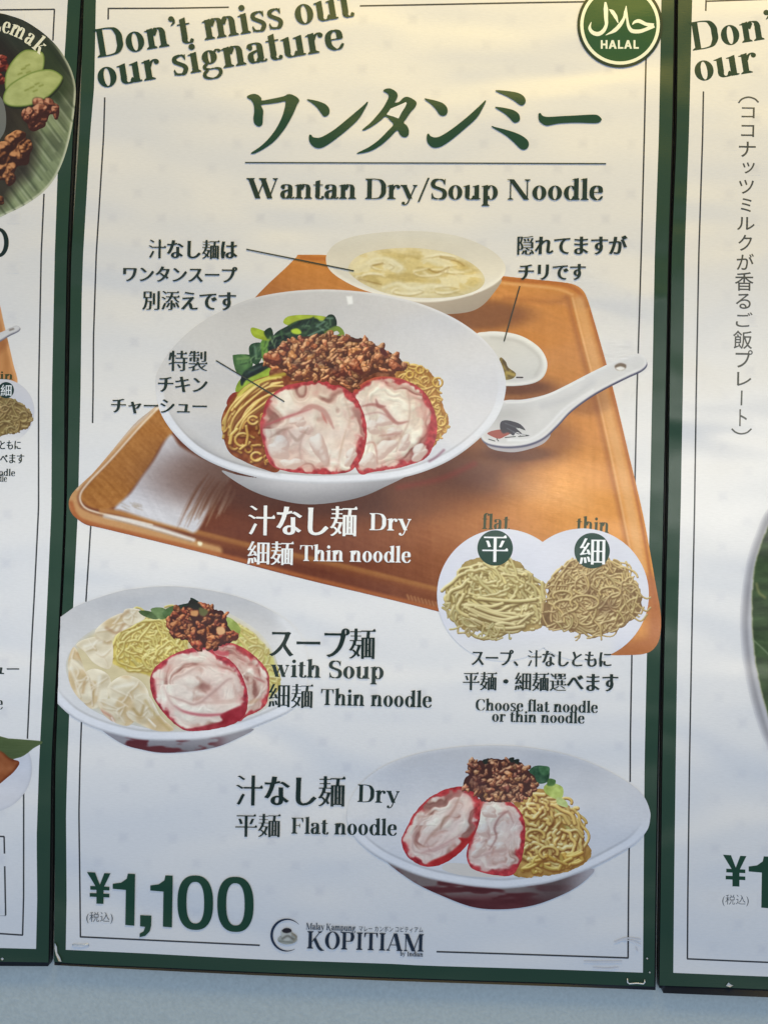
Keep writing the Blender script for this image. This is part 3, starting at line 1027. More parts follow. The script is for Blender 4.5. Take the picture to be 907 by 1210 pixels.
    for k in range(22):
        t = k / 21; x, y = 244 + 32 * t + rs.randn(), 549 + 9 * t + rs.rand() * 8
        L = 34 + 30 * rs.rand() - 10 * t
        x -= .5 * 8; p.line([(x, y + 8), (x - L * .3, y + 8 + L * .45), (x - L * .56, y + 8 + L)], 1.2 + 1.6 * t, (124, 76, 48) if k % 2 else (158, 122, 98), .8, .45 + .45 * t, taper=.8)
    for k in range(9):
        x, y = 264 + 16 * rs.rand(), 566 + 22 * rs.rand(); L = 14 + 24 * rs.rand()
        p.line([(x, y), (x - L * .5, y + L)], 1.3, (214, 200, 188), .7, .75, taper=.8)
    for k in range(10):
        x = 226 + 16 * rs.rand(); y = 590 + rs.rand() * 20
        p.line([(x, y), (x - 8, y + 12)], 1.0, (150, 120, 96), .7, .5, taper=.8)
    for k in range(14):
        x = 142 + rs.rand() * 22; y = 594 + rs.rand() * 7
        p.line([(x, y), (x + 5, y + 2)], 1.0, (160, 140, 116), .6, .5)
    # soft shade thrown by the dishes
    def sh(cx, cy, rx, ry, a):
        q = np.hypot((p.X - cx) / rx, (p.Y - cy) / ry)
        m = sst(1.25, .6, q) * a
        p.put((slice(None), slice(None)), m, (82, 42, 24), False)
    sh(400, 566, 215, 48, .55); sh(385, 590, 110, 20, .6); sh(400, 560, 225, 62, .5); sh(560, 372, 72, 20, .5); sh(606, 462, 62, 22, .45); sh(625, 520, 60, 34, .42); sh(612, 536, 44, 10, .5); sh(606, 458, 46, 9, .5); sh(560, 540, 60, 40, .35)
    sh(690, 472, 34, 20, .3)
    p.line([(470, 576), (520, 566), (560, 548)], 5, (140, 40, 26), 3, .5)
    for k in range(9):
        p.line([(481 + k * 4.2, 703 + k * 1.1), (483 + k * 4.2, 708 + k * 1.1)], 2.2, (196, 142, 96), .6, .6)
    p.line([(600, 566), (640, 585), (690, 592)], 16, (232, 176, 120), 9, .25)
    p.line([(470, 590), (560, 600), (620, 640)], 20, (190, 120, 66), 14, .25)
    p.grain(5, 2.0)
    return p.build('tray', poster, 'orange brown plastic tray with white glare at its left end')


tray()


# ---- wantan soup bowl
def soup_cup():
    p = Pic(382, 270, 602, 374, .75)
    p.poly([(470, 350), (500, 357), (560, 348), (592, 330), (580, 350), (565, 364), (545, 370), (510, 371), (488, 366)], lambda X, Y, d: np.array([190, 176, 158.]) - ((X - 500) * .35 + (Y - 355) * 1.0)[..., None] * .5, 1.2)
    out = [(385, 306), (388, 297), (398, 287), (420, 279), (460, 274), (500, 273.5), (540, 279), (572, 291), (591, 305), (597, 319), (588, 333), (566, 345), (535, 354), (500, 357), (462, 352), (425, 341), (400, 328), (388, 317)]
    def body(X, Y, d):
        c = np.array([214, 209, 196.]) + (sst(290, 345, Y) * 14 + sst(470, 590, X) * 6)[..., None]
        c = c + (sst(6, 1, -d) * 14 * sst(300, 335, Y))[..., None]
        up = sst(300, 276, Y)[..., None] * .75
        return c * (1 - up) + np.array([219, 216, 206.]) * up + ((fbm(X, Y, 16, oct=3, seed=2) - .5) * 8)[..., None]
    p.poly(out, body, .8)
    def br(X, Y, d):
        n = fbm(X, Y, 22, 9, 4, 31)
        wv = fbm(X, Y, 24, 12, 3, 33) - .5
        f = fbm(X + wv * 26, Y + wv * 14, 20, 8, 4, 35)
        c = np.array([220, 201, 140.]) + ((n - .5) * 30)[..., None]
        kk = sst(.5, .68, f)[..., None] * .8
        c = c * (1 - kk) + np.array([236, 227, 192.]) * kk
        kk = sst(.42, .3, f)[..., None] * .5
        c = c * (1 - kk) + np.array([182, 158, 92.]) * kk
        e = sst(9, 0, -d)[..., None] * .6
        return c * (1 - e) + np.array([216, 206, 174.]) * e
    soup = Pic(408, 288, 580, 356, .7)
    soup.poly([(412, 314), (424, 302), (450, 295), (490, 293), (530, 299), (558, 312), (572, 328), (566, 341), (540, 350), (500, 352), (462, 348), (432, 337), (414, 324)], br, 1.6)
    W = (232, 224, 190)
    for pts, w, a in (([(424, 320), (440, 308), (458, 307), (474, 317), (470, 322)], 8, .85), ([(452, 341), (470, 336), (486, 342), (510, 338), (530, 342)], 9, .9), ([(500, 322), (512, 328), (528, 320)], 6, .7),
                      ([(498, 306), (520, 312), (542, 322), (556, 320)], 6, .6), ([(430, 313), (420, 318)], 5, .6), ([(462, 345), (500, 349), (534, 347)], 5, .7), ([(470, 300), (500, 302)], 4, .45)):
        soup.line(pts, w + 2, (186, 164, 100), 2.4, a * .4, taper=.4); soup.line(pts, w, W, 3, a * .75, taper=.5); soup.line(np.array(pts) - [0, 1.4], w * .3, (246, 241, 218), 1.6, a * .6, taper=.7)
    rs = np.random.RandomState(2)
    for cx, cy in ((452, 314), (505, 322), (540, 318), (480, 343), (525, 342), (520, 305), (440, 328)):
        for j in range(3):
            a0 = rs.rand() * 6.28; q = [(cx + (7 + 5 * rs.rand()) * math.cos(a0 + t) * 1.7, cy + (3.4 + 2 * rs.rand()) * math.sin(a0 + t)) for t in (0, .7, 1.4, 2.1)]
            soup.line(q, 2.6, (242, 235, 206), 1.3, .65, taper=.6); soup.line([(x + .6, y + 1.8) for x, y in q], 1.1, (170, 142, 80), .9, .45, taper=.6)
    for pts in ([(520, 304), (540, 309), (548, 314)], [(440, 314), (452, 311)], [(506, 318), (516, 322), (530, 316)], [(424, 330), (450, 336)]):
        soup.line(pts, 1.6, (150, 116, 56), .9, .6)
    soup.grain(6, 2.5)
    b = p.build('soup_bowl', poster, 'white bowl of clear soup with wantan at the back of the tray')
    soup.build('soup', b)


soup_cup()


def dish():
    p = Pic(560, 388, 650, 459, .7)
    p.poly([(560, 400), (575, 392), (600, 393), (620, 399), (638, 412), (646, 428), (643, 443), (632, 452), (610, 456), (585, 455), (565, 448)],
           lambda X, Y, d: np.array([216, 214, 208.]) + (sst(7, 2, -d) * 22 - sst(410, 450, Y) * 6 + (fbm(X, Y, 14, oct=3, seed=4) - .5) * 8 - sst(1.6, .2, -d) * 30 * sst(430, 455, Y))[..., None], .8)
    p.line([(580, 399), (610, 403), (632, 417), (638, 430), (632, 443)], 2, (184, 180, 172), 2, .5)
    d = p.build('sauce_dish', poster, 'small white dish with a little chopped chilli')
    c = Pic(588, 420, 620, 450, .6)
    c.poly([(590, 423), (597, 427), (600, 434), (609, 441), (606, 447), (596, 449), (589, 446)], lambda X, Y, d: np.array([132, 112, 52.]) + ((fbm(X, Y, 5, oct=3, seed=5) - .5) * 120)[..., None] * np.array([1, .95, .6]), .8, smooth=4)
    c.line([(594, 426), (600, 437)], 3, (72, 52, 30), 1, .7); c.line([(598, 440), (607, 443)], 3.4, (190, 166, 84), 1, .8)
    c.line([(610, 446), (617, 446)], 2, (70, 60, 60), .7, .9, cover=True)
    c.build('chilli', d)


dish()


def spoon():
    p = Pic(562, 412, 770, 542, .65)
    top = [(566, 500), (580, 480), (597, 473), (618, 472), (645, 466), (669, 455), (696, 441), (725, 427), (744, 419.5), (755, 418), (762, 423), (763.5, 430), (757, 437), (740, 445), (718, 456), (697, 468), (674, 485), (657, 503), (640, 518), (618, 526), (590, 527), (570, 520)]
    p.poly([(570, 516), (590, 524), (620, 524), (642, 514), (650, 514), (640, 525), (616, 533), (598, 534), (578, 529)], (176, 170, 172), 1.2)
    low = np.array(top) + [0.6, 2.2]
    p.poly(low, (66, 66, 92), .8)
    def f(X, Y, d):
        c = np.array([214, 213, 212.]) + ((fbm(X, Y, 20, oct=3, seed=6) - .5) * 10)[..., None]
        c = c - (sst(640, 600, X) * sst(470, 492, Y) * sst(516, 488, Y) * 22)[..., None]
        c = c + (sst(5, 1, -d) * 12)[..., None]
        return c - (sst(690, 650, X) * sst(455, 480, Y) * 8)[..., None]
    p.poly(top, f, .7)
    p.line([(640, 480), (672, 470), (700, 452)], 5, (186, 186, 190), 4, .5)
    p.line([(600, 520), (625, 519), (645, 506), (668, 482), (700, 461)], 2.5, (236, 236, 238), 1.5, .7)
    p.line([(598, 476), (625, 474), (655, 464), (690, 447)], 1.6, (236, 234, 230), 1, .8)
    p.poly([(726, 432), (732, 429), (739, 431), (738, 436), (732, 438), (727, 436)], (122, 104, 86), .7)
    p.poly([(727, 435), (733, 433), (738, 435.5), (732, 438)], (232, 230, 226), .7)
    b = p.build('spoon', poster, 'white china spoon with a painted rooster and a hole in the handle')
    r = Pic(572, 492, 632, 526, .5)
    R = lambda x, y: (560 + x / 4.123, 380 + y / 4.123)
    r.poly([R(*q) for q in ((62, 545), (85, 532), (125, 525), (150, 528), (185, 540), (150, 560), (120, 572), (85, 560))], (160, 84, 72), 1.0, .85, smooth=4)
    r.poly([R(*q) for q in ((125, 520), (128, 490), (150, 480), (185, 485), (225, 500), (250, 530), (225, 522), (200, 515), (235, 548), (205, 538), (190, 556), (165, 540), (140, 545))], (56, 54, 62), .8, .92, smooth=3)
    for a, b2 in (((150, 495), (215, 520)), ((160, 520), (225, 555)), ((190, 540), (270, 555))):
        r.line([R(*a), R(*b2)], 1, (112, 112, 120), .5, .7, cover=True)
    for a, b2 in (((70, 573), (100, 582)), ((150, 565), (200, 560)), ((215, 560), (262, 556)), ((110, 572), (118, 582))):
        r.line([R(*a), R(*b2)], 1.3, (64, 70, 66), .6, .9, cover=True)
    r.build('rooster_motif', b)


spoon()


# ---- the large bowl
def big_bowl():
    p = Pic(180, 336, 604, 602, .75)
    p.poly([(262, 556), (285, 562), (330, 568), (365, 571), (410, 570), (462, 563), (480, 562), (455, 575), (430, 586), (400, 593), (365, 596), (335, 592), (305, 583), (280, 570)],
           lambda X, Y, d: np.array([186, 184, 186.]) - (sst(566, 596, Y) * 52 + sst(400, 470, X) * 26 + sst(330, 270, X) * 20)[..., None] + (sst(300, 360, X) * sst(430, 360, X) * 14)[..., None], 1.2)
    out = [(184, 448), (190, 432), (205, 410), (232, 385), (265, 366), (300, 352), (340, 344.5), (380, 342), (415, 343.5), (452, 348), (489, 356.5), (520, 368), (548, 383), (572, 402), (588, 422), (596, 443), (597, 462), (590, 487), (575, 509), (552, 530), (525, 547), (492, 560), (459, 567), (410, 570.5), (365, 571), (320, 567), (285, 559.5), (255, 549), (230, 535), (209, 516), (193, 494), (186, 474)]
    def f(X, Y, d):
        c = np.array([208, 205, 202.]) + (sst(300, 560, X) * 13)[..., None] * np.array([.8, .95, 1.35])
        c = c + (sst(430, 350, Y) * -4)[..., None]
        c = c - (sst(250, 200, X) * sst(420, 480, Y) * -4)[..., None]
        # inner wall under the rim at the front left
        c = c - (sst(24, 11, -d) * sst(440, 520, Y) * sst(420, 300, X) * 12)[..., None]
        rim = sst(10, 8.2, -d) * sst(432, 490, Y)
        c = c * (1 - rim[..., None]) + np.array([226, 227, 231.]) * rim[..., None]
        c = c - (sst(11.8, 10, -d) * sst(8.4, 10, -d) * sst(470, 530, Y) * 26)[..., None]
        c = c - (sst(3.4, .4, -d) * sst(480, 540, Y) * 34)[..., None]
        c = c + (sst(4, 1, -d) * sst(430, 380, Y) * sst(250, 330, X) * 16)[..., None]
        c = c + ((fbm(X, Y, 40, oct=3, seed=12) - .5) * 10)[..., None]
        # the left of the bowl is bleached into the paper
        k = sst(330, 195, X) * sst(470, 400, Y) * .75
        return c * (1 - k[..., None]) + (PAPER - 10) * k[..., None]
    p.poly(out, f, .8)
    p.poly([(409, 350), (416, 350), (417, 359), (411, 360)], (246, 246, 244), .9, smooth=0)
    p.line([(507, 545), (515, 540), (524, 532)], 2.2, (120, 60, 80), 1.4, .7)
    p.line([(230, 520), (262, 541), (300, 554), (330, 560)], 3, (168, 166, 170), 2.2, .4)
    p.grain(3, 2.2)
    b = p.build('noodle_bowl', poster, 'large white bowl of dry noodles on the tray')
    # greens
    g = Pic(262, 366, 412, 470, .6)
    lime, dk = np.array([168, 186, 52.]), np.array([30, 52, 34.])
    def leaf(pts, col, hl=None, seed=1, sm=4):
        col = np.array(col, float)
        g.poly(pts, lambda X, Y, d: col + ((fbm(X, Y, 8, 5, 4, seed) - .5) * 62)[..., None] * np.array([.8, 1, .6]) + (sst(0, 7, -d) * 14 - 6)[..., None], .8, smooth=sm)
        if hl: g.line(hl[0], hl[1], hl[2], 1, .75)
    leaf([(278, 462), (284, 448), (300, 440), (318, 432), (330, 436), (318, 446), (300, 452), (286, 464)], (150, 176, 56), seed=2)
    leaf([(335, 382), (340, 374), (360, 372), (384, 374), (392, 380), (370, 384), (350, 386)], (176, 192, 60), seed=3)
    leaf([(275, 422), (278, 419), (294, 419), (298, 424), (298, 434), (288, 443), (279, 439)], (74, 110, 62), ([(281, 424), (293, 423)], 3, (126, 158, 96)), seed=4)
    leaf([(294, 412), (298, 406), (308, 405), (311, 412), (309, 424), (303, 431), (297, 426)], (52, 84, 56), ([(301, 409), (303, 424)], 2.6, (106, 138, 112)), 5)
    leaf([(308, 405), (314, 398), (322, 398), (326, 410), (322, 424), (312, 428), (309, 418)], (104, 146, 60), seed=6)
    leaf([(296, 390), (300, 387), (318, 394), (321, 402), (312, 402), (300, 398)], lime, seed=7)
    leaf([(284, 450), (288, 440), (300, 432), (312, 428), (320, 432), (306, 441), (292, 448), (286, 456)], (26, 42, 36), ([(294, 440), (308, 433)], 2.2, (74, 92, 88)), 8)
    leaf([(312, 392), (320, 387), (323, 398), (316, 400)], (40, 66, 36), seed=9)
    leaf([(325, 394), (338, 386), (352, 379), (372, 376), (380, 380), (388, 372), (395, 373), (398, 383), (392, 392), (376, 398), (356, 402), (338, 412), (322, 420), (316, 410)], dk, seed=10)
    leaf([(318, 404), (328, 397), (342, 398), (344, 408), (334, 416), (320, 417)], (22, 38, 30), seed=11)
    rs = np.random.RandomState(8)
    for k in range(60):
        t = rs.rand(); x = 322 + 70 * t + rs.randn() * 3; y = 402 - 20 * t + rs.randn() * 5
        L = 3 + 7 * rs.rand(); a = -.35 + rs.randn() * .6
        g.line([(x, y), (x + L * math.cos(a), y + L * math.sin(a))], .9 + 1.4 * rs.rand(), [(18, 32, 24), (66, 100, 60), (104, 136, 100), (46, 76, 44)][k % 4], .7, .7)
    for k in range(46):
        t = rs.rand(); x = 282 + 60 * t + rs.randn() * 3; y = 432 - 32 * t + rs.randn() * 6
        L = 3 + 5 * rs.rand(); a = -.9 + rs.randn() * .7
        w_ = g.win(x, y, x + 1, y + 1)
        if g.A[w_].size and g.A[w_].max() > .9:
            g.line([(x, y), (x + L * math.cos(a), y + L * math.sin(a))], .8 + rs.rand(), [(34, 54, 34), (120, 156, 96), (150, 178, 130), (60, 92, 50)][k % 4], .7, .6)
    g.poly([(344, 390), (351, 388), (356, 392), (354, 395), (346, 394)], (188, 214, 62), .8, smooth=3)
    for pts in ([(374, 386), (383, 380)], [(364, 397), (382, 389)], [(386, 376), (393, 376)]): g.line(pts, 2, (120, 150, 128), .8, .8)
    g.line([(386, 394), (398, 388), (404, 395), (396, 400)], 6, (126, 148, 58), 1, .9, cover=True)
    g.build('greens', b)
    # noodles
    n = Pic(254, 420, 536, 566, .55)
    col = ((216, 176, 92), (130, 74, 32), (246, 222, 150))
    left = [(262, 506), (263, 490), (272, 474), (290, 456), (310, 446), (340, 441), (360, 452), (350, 480), (338, 520), (330, 556), (310, 554), (288, 545), (270, 533)]
    n.poly([(318, 440), (350, 430), (470, 430), (500, 440), (498, 462), (440, 462), (400, 470), (340, 468)], lambda X, Y, d: np.array([128, 74, 42.]) + ((fbm(X, Y, 5, oct=3, seed=17) - .5) * 90)[..., None], 1)
    n.poly([(268, 478), (270, 470), (276, 464), (284, 464), (284, 472), (276, 482)], (140, 52, 40), .9)
    n.poly(left, lambda X, Y, d: np.array([140, 72, 28.]) + ((fbm(X, Y, 6, oct=3, seed=14) - .5) * 80)[..., None], 1)
    rs = np.random.RandomState(31)
    for k in range(34):
        o = rs.rand() * 34; t0 = rs.rand() * .4; t1 = .65 + rs.rand() * .35
        base = cr([(263 + o * .55, 518 - o * .1), (266 + o * .6, 494 + o * .42), (284 + o * .5, 466 + o * .62), (312 + o * .4, 448 + o * .7), (344, 442 + o * .8)], 8) + rs.randn(2) * 1.2
        i0, i1 = int(t0 * len(base)), int(t1 * len(base))
        b_ = base[i0:i1] + np.c_[np.sin(np.arange(i1 - i0) * .45 + k) * 1.1, np.cos(np.arange(i1 - i0) * .4 + k)]
        if len(b_) > 4: n.noodle(b_, 3.0 + rs.rand() * 1.2, np.array(col[0]) * (.84 + .2 * rs.rand()), col[1], col[2], shadow=.5)
    noodles(n, [(264, 512), (280, 500), (300, 492), (318, 488), (322, 520), (318, 548), (296, 546), (274, 532)], 16, 3.4, ((196, 140, 62), (100, 44, 18), (232, 196, 116)), 22, .5, 4, shadow=.6)
    for c_, r_ in (((299, 497), 5.5), ((303, 540), 6), ((287, 520), 9)):
        a = np.linspace(.4, 5.6, 14); n.noodle(np.c_[c_[0] + r_ * np.cos(a), c_[1] + r_ * .85 * np.sin(a)], 3.4, (218, 176, 92), (110, 56, 22), (246, 222, 150))
    n.noodle(np.array([(272, 524), (274, 514), (280, 508)]), 5, (222, 184, 98), (120, 62, 24), (248, 228, 150))
    n.noodle(np.array([(291, 504), (293, 515), (291, 526), (284, 531)]), 3.6, (214, 170, 86), (110, 56, 22), (244, 216, 140))
    n.line([(282, 466), (296, 456), (316, 447), (336, 442)], 4.5, (198, 196, 76), 1.4, .7)
    n.build('noodles', b)
    n = Pic(450, 418, 536, 532, .55)
    right = [(462, 424), (480, 430), (498, 434), (508, 440), (518, 452), (520, 466), (524, 480), (530, 496), (528, 508), (518, 520), (508, 528), (500, 500), (490, 470), (470, 452)]
    n.poly(right, lambda X, Y, d: np.array([176, 124, 58.]) + ((fbm(X, Y, 5, oct=3, seed=15) - .5) * 80)[..., None], 1, noise=1.5)
    noodles(n, right, 90, 2.3, ((220, 184, 98), (142, 88, 40), (248, 228, 158)), 18, .4, 5, spill=1.2)
    for c_, r_ in (((496, 437), 4.5), ((517, 452), 5.5), ((521, 498), 5.5), ((484, 443), 4)):
        a = np.linspace(-.6, 5.2, 14); n.noodle(np.c_[c_[0] + r_ * np.cos(a), c_[1] + r_ * np.sin(a)], 2.6, (216, 178, 84), (124, 72, 28), (242, 222, 146), shadow=.2)
    n.build('noodles', b)
    # chicken slices
    m2 = Pic(412, 440, 520, 564, .6)
    o2 = [(416, 470), (424, 456), (442, 446), (463, 445.5), (485, 452), (501, 463), (511, 480), (516.5, 502), (513, 524), (503, 541), (482, 550), (459, 555), (440, 558), (424, 559), (414, 530)]
    meat(m2, o2, 3.5, 7.5, 31, [([(428, 480), (440, 478), (452, 482), (462, 494), (470, 500), (482, 498)], 4.5, (150, 66, 60), .85), ([(444, 472), (447, 480), (455, 480)], 4, (140, 60, 56), .8),
                               ([(481, 458), (484, 480), (482, 500), (472, 520), (468, 534)], 1.4, (186, 160, 134), .8), ([(430, 490), (450, 488), (470, 502)], 1.6, (176, 110, 104), .7), ([(448, 515), (474, 512)], 1.6, (170, 110, 100), .8),
                               ([(430, 525), (442, 524), (446, 548)], 1.6, (176, 112, 98), .8)], tone=(220, 204, 186),
         blobs=[(440, 505, 9, .2, .8), (455, 497, 12, .2, .5), (465, 510, 9, .1, .55), (455, 530, 13, -.4, .75), (436, 545, 11, .6, .8), (478, 524, 10, -1, .6), (495, 535, 12, -.8, .6)])
    m2.line([(420, 462), (432, 451), (452, 444.5), (470, 446)], 3.4, (196, 96, 60), 1.2, .8)
    m2.build('chicken_slice', b)
    m1 = Pic(302, 444, 438, 566, .6)
    o1 = [(307, 505), (311, 488), (316, 472), (335, 457), (358, 451.5), (380, 450), (405, 457), (421, 471), (430.5, 492), (433.5, 516), (427, 542), (415, 556), (400, 560), (378, 560.5), (339, 557), (319, 548), (312, 528)]
    meat(m1, o1, 2.4, 7.0, 12, [([(311, 504), (330, 496), (350, 489), (368, 483)], 3, (170, 56, 66), .85), ([(352, 488), (366, 480), (380, 484), (388, 494), (394, 506)], 6, (168, 96, 88), .75), ([(380, 488), (386, 500)], 3, (176, 60, 52), .7),
                               ([(318, 518), (334, 508), (345, 505)], 3, (150, 116, 98), .7), ([(340, 508), (350, 520), (356, 516), (364, 506)], 4.5, (158, 124, 106), .65), ([(358, 512), (354, 530), (356, 545)], 2, (178, 148, 134), .7),
                               ([(374, 551), (386, 550), (390, 538)], 1.6, (180, 144, 128), .8), ([(409, 508), (404, 525), (400, 545)], 2, (190, 160, 130), .7), ([(407, 470), (413, 490), (412, 505)], 1.8, (200, 178, 150), .7)], tone=(228, 213, 195),
         blobs=[(330, 530, 15, .3, .8), (378, 530, 17, 1.2, .6), (352, 498, 10, -.2, .6), (345, 548, 12, 0, .6), (414, 540, 11, -1, .55), (362, 508, 8, .3, .7)])
    m1.line([(312, 498), (309, 510), (313, 530), (318, 546)], 6, (200, 84, 84), 2.5, .5)
    m1.line([(322, 467), (345, 455), (372, 450), (398, 455)], 1.8, (190, 60, 66), 1.1, .85)
    m1.build('chicken_slice', b)
    m = Pic(304, 388, 486, 472, .5)
    mince(m, [(313, 430), (313, 420), (322, 413), (334, 409), (338, 403), (352, 400), (370, 396), (392, 396), (408, 398), (422, 399), (436, 404), (452, 413), (466, 420), (478, 430), (477, 438), (462, 440), (445, 441), (428, 447), (418, 460), (408, 456), (398, 450), (376, 449), (352, 449), (340, 445), (336, 436), (322, 435)],
          210, 6.6, (104, 54, 32), (184, 118, 74), (236, 188, 140), 9, .55)
    rs = np.random.RandomState(3)
    for x, y, r in ((322, 424, 10), (336, 410, 6), (420, 433, 9), (400, 440, 8), (466, 432, 8)):
        m.chunk(x, y, r, rs.rand(), .75, (96, 40, 24), (172, 96, 60), (228, 170, 128), rs, .4)
    for x, y in ((376, 426), (392, 434), (362, 414), (346, 428), (410, 446)): m.line([(x, y), (x + 7, y + 3)], 5, (48, 26, 24), 3, .6)
    m.poly([(448, 414), (452, 411), (458, 418), (454, 421)], (92, 40, 34), .8, smooth=3)
    m.build('minced_meat', b)


big_bowl()


# ---- call-out with the two kinds of noodle
def callout():
    p = Pic(512, 620, 770, 785, .8)
    d1 = np.hypot(p.X - 594, p.Y - 703) - 78; d2 = np.hypot(p.X - 688, p.Y - 702.5) - 78
    d = np.minimum(d1, d2)
    m = np.clip(.5 - d / 1.4, 0, 1)
    c = np.array([215, 215, 222.]) + ((fbm(p.X, p.Y, 30, oct=3, seed=50) - .5) * 8)[..., None]
    tr = sst(735, 778, p.Y)[..., None]
    on = sst(735, 715, p.X)[..., None] * 1.0
    c = c * (1 - tr * on) + (PAPER - 3) * tr * on
    p.put((slice(None), slice(None)), m, c)
    b = p.build('callout', poster, 'pale double circle showing flat and thin noodles side by side')
    n = Pic(516, 652, 644, 762, .6)
    pl = [(526, 700), (536, 684), (546, 668), (562, 660), (590, 660), (612, 664), (624, 676), (634, 690), (646, 694), (646, 728), (634, 744), (614, 745), (590, 748), (566, 746), (545, 742), (532, 722)]
    cols = ((208, 192, 132), (128, 104, 56), (236, 225, 178))
    n.poly(pl, lambda X, Y, d: np.array([160, 136, 80.]) + ((fbm(X, Y, 7, oct=3, seed=51) - .5) * 60)[..., None], 1, noise=3)
    nest(n, 584, 706, 58, 42, 90, 3.9, cols, 51, .65)
    nest(n, 585, 684, 36, 20, 34, 3.6, ((214, 200, 140), (146, 122, 68), (234, 224, 178)), 52, .5, tilt=.6)
    nest(n, 628, 724, 16, 18, 22, 3.2, cols, 58, .5, tilt=.8)
    rs = np.random.RandomState(53)
    for k in range(16):
        y0 = 706 + k * 2.0 + rs.randn(); x0 = 548 + rs.rand() * 20; L = 40 + rs.rand() * 30
        n.noodle(cr([(x0, y0 - 4 + rs.randn() * 2), (x0 + L * .35, y0 + 1 + rs.randn() * 2), (x0 + L * .7, y0 + 4 + rs.randn() * 2), (x0 + L, y0 + 1 + rs.randn() * 4)], 5), 3.4 + rs.rand() * 1.6, (206 - k, 190 - k, 128), (118, 94, 48), (228, 216, 166), shadow=.8)
    noodles(n, [(528, 715), (550, 735), (600, 744), (600, 752), (560, 750), (530, 738)], 22, 2.2, ((198, 184, 128), (140, 116, 66), (222, 212, 166)), 24, .4, 54, shadow=.2, spill=4)
    n.build('flat_noodles', b)
    t = Pic(630, 654, 772, 766, .6)
    pl2 = [(640, 722), (646, 704), (650, 688), (664, 672), (684, 662), (704, 662), (726, 668), (742, 680), (752, 696), (758, 714), (750, 730), (728, 742), (712, 748), (690, 748), (664, 744), (640, 738)]
    t.poly(pl2, lambda X, Y, d: np.array([130, 100, 58.]) + ((fbm(X, Y, 7, oct=3, seed=55) - .5) * 60)[..., None], 1, noise=3)
    nest(t, 702, 706, 54, 44, 170, 2.2, ((206, 182, 124), (116, 84, 44), (236, 218, 168)), 55, .5, tilt=.9, amax=2.4)
    noodles(t, pl2, 90, 2.1, ((206, 182, 124), (116, 84, 44), (236, 218, 168)), 34, .22, 57, shadow=.55, spill=3)
    t.line([(694, 700), (706, 712), (722, 716), (712, 722)], 9, (96, 64, 44), 4, .35)
    for c_, r_ in (((664, 704), 8), ((668, 716), 10), ((690, 712), 12), ((720, 700), 9)):
        a = np.linspace(2.6, 7.6, 14); t.noodle(np.c_[c_[0] + r_ * 1.4 * np.cos(a), c_[1] + r_ * .7 * np.sin(a)], 2.8, (200, 176, 118), (110, 80, 40), (224, 206, 156), shadow=.7)
    for q in ([(752, 700), (762, 707), (768, 706)], [(740, 690), (750, 692), (757, 704)], [(709, 738), (710, 756)], [(744, 726), (756, 734), (764, 726)], [(750, 712), (762, 722), (768, 718)]):
        t.noodle(cr(q, 4), 2.2, (192, 168, 112), (120, 94, 50), (216, 198, 146), shadow=0)
    t.build('thin_noodles', b)
    for (cx, cy), ch, box in (((584.6, 647.5), '平', (569.5, 600, 632, 664)), ((699, 650.7), '細', (684, 714.5, 636, 667)),):
        q = Shape(); a = np.radians(np.arange(0, 360, 7.5))
        q.poly(np.c_[cx + 21 * np.cos(a), cy + 21 * np.sin(a)], (28, 62, 48))
        bd = q.build('badge', b)
        kana(ch, *box, (238, 238, 236), bd, ex=.024, ey=.0)


# words printed on the tray that the call-out covers at the foot
OLIVE = (62, 70, 38)
latin('flat', (568.8, 625), (602, 626.3), 17.5, OLIVE, poster)
latin('thin', (680, 628), (718.8, 630), 17.5, OLIVE, poster)
LAYER[0] += 14
callout()


# ---- small bowls
def bowl_shell(p, out, foot, footc, ymid, rim=9, cool=0.0, fade=None, base=(212, 210, 208)):
    p.poly(foot, footc, 1.0)

    def f(X, Y, d):
        c = np.array(base, float) - (sst(ymid - 20, ymid - 90, Y) * 12)[..., None] + (sst(ymid - 60, ymid + 30, Y) * 10)[..., None] + ((fbm(X, Y, 30, oct=3, seed=60) - .5) * 9)[..., None]
        rm = sst(rim + 1, rim - 1, -d) * sst(ymid - 5, ymid + 35, Y)
        c = c * (1 - rm[..., None]) + np.array([228, 228, 230.]) * rm[..., None]
        c = c - (sst(rim + 3.5, rim + 1, -d) * sst(rim - 1, rim + 1, -d) * sst(ymid, ymid + 40, Y) * 26)[..., None]
        c = c - (sst(3.2, .4, -d) * sst(ymid + 10, ymid + 50, Y) * 40)[..., None]
        if fade is not None:
            k = fade(X, Y, d)[..., None]
            c = c * (1 - k) + PAPER * k
        return c
    p.poly(out, f, .8)


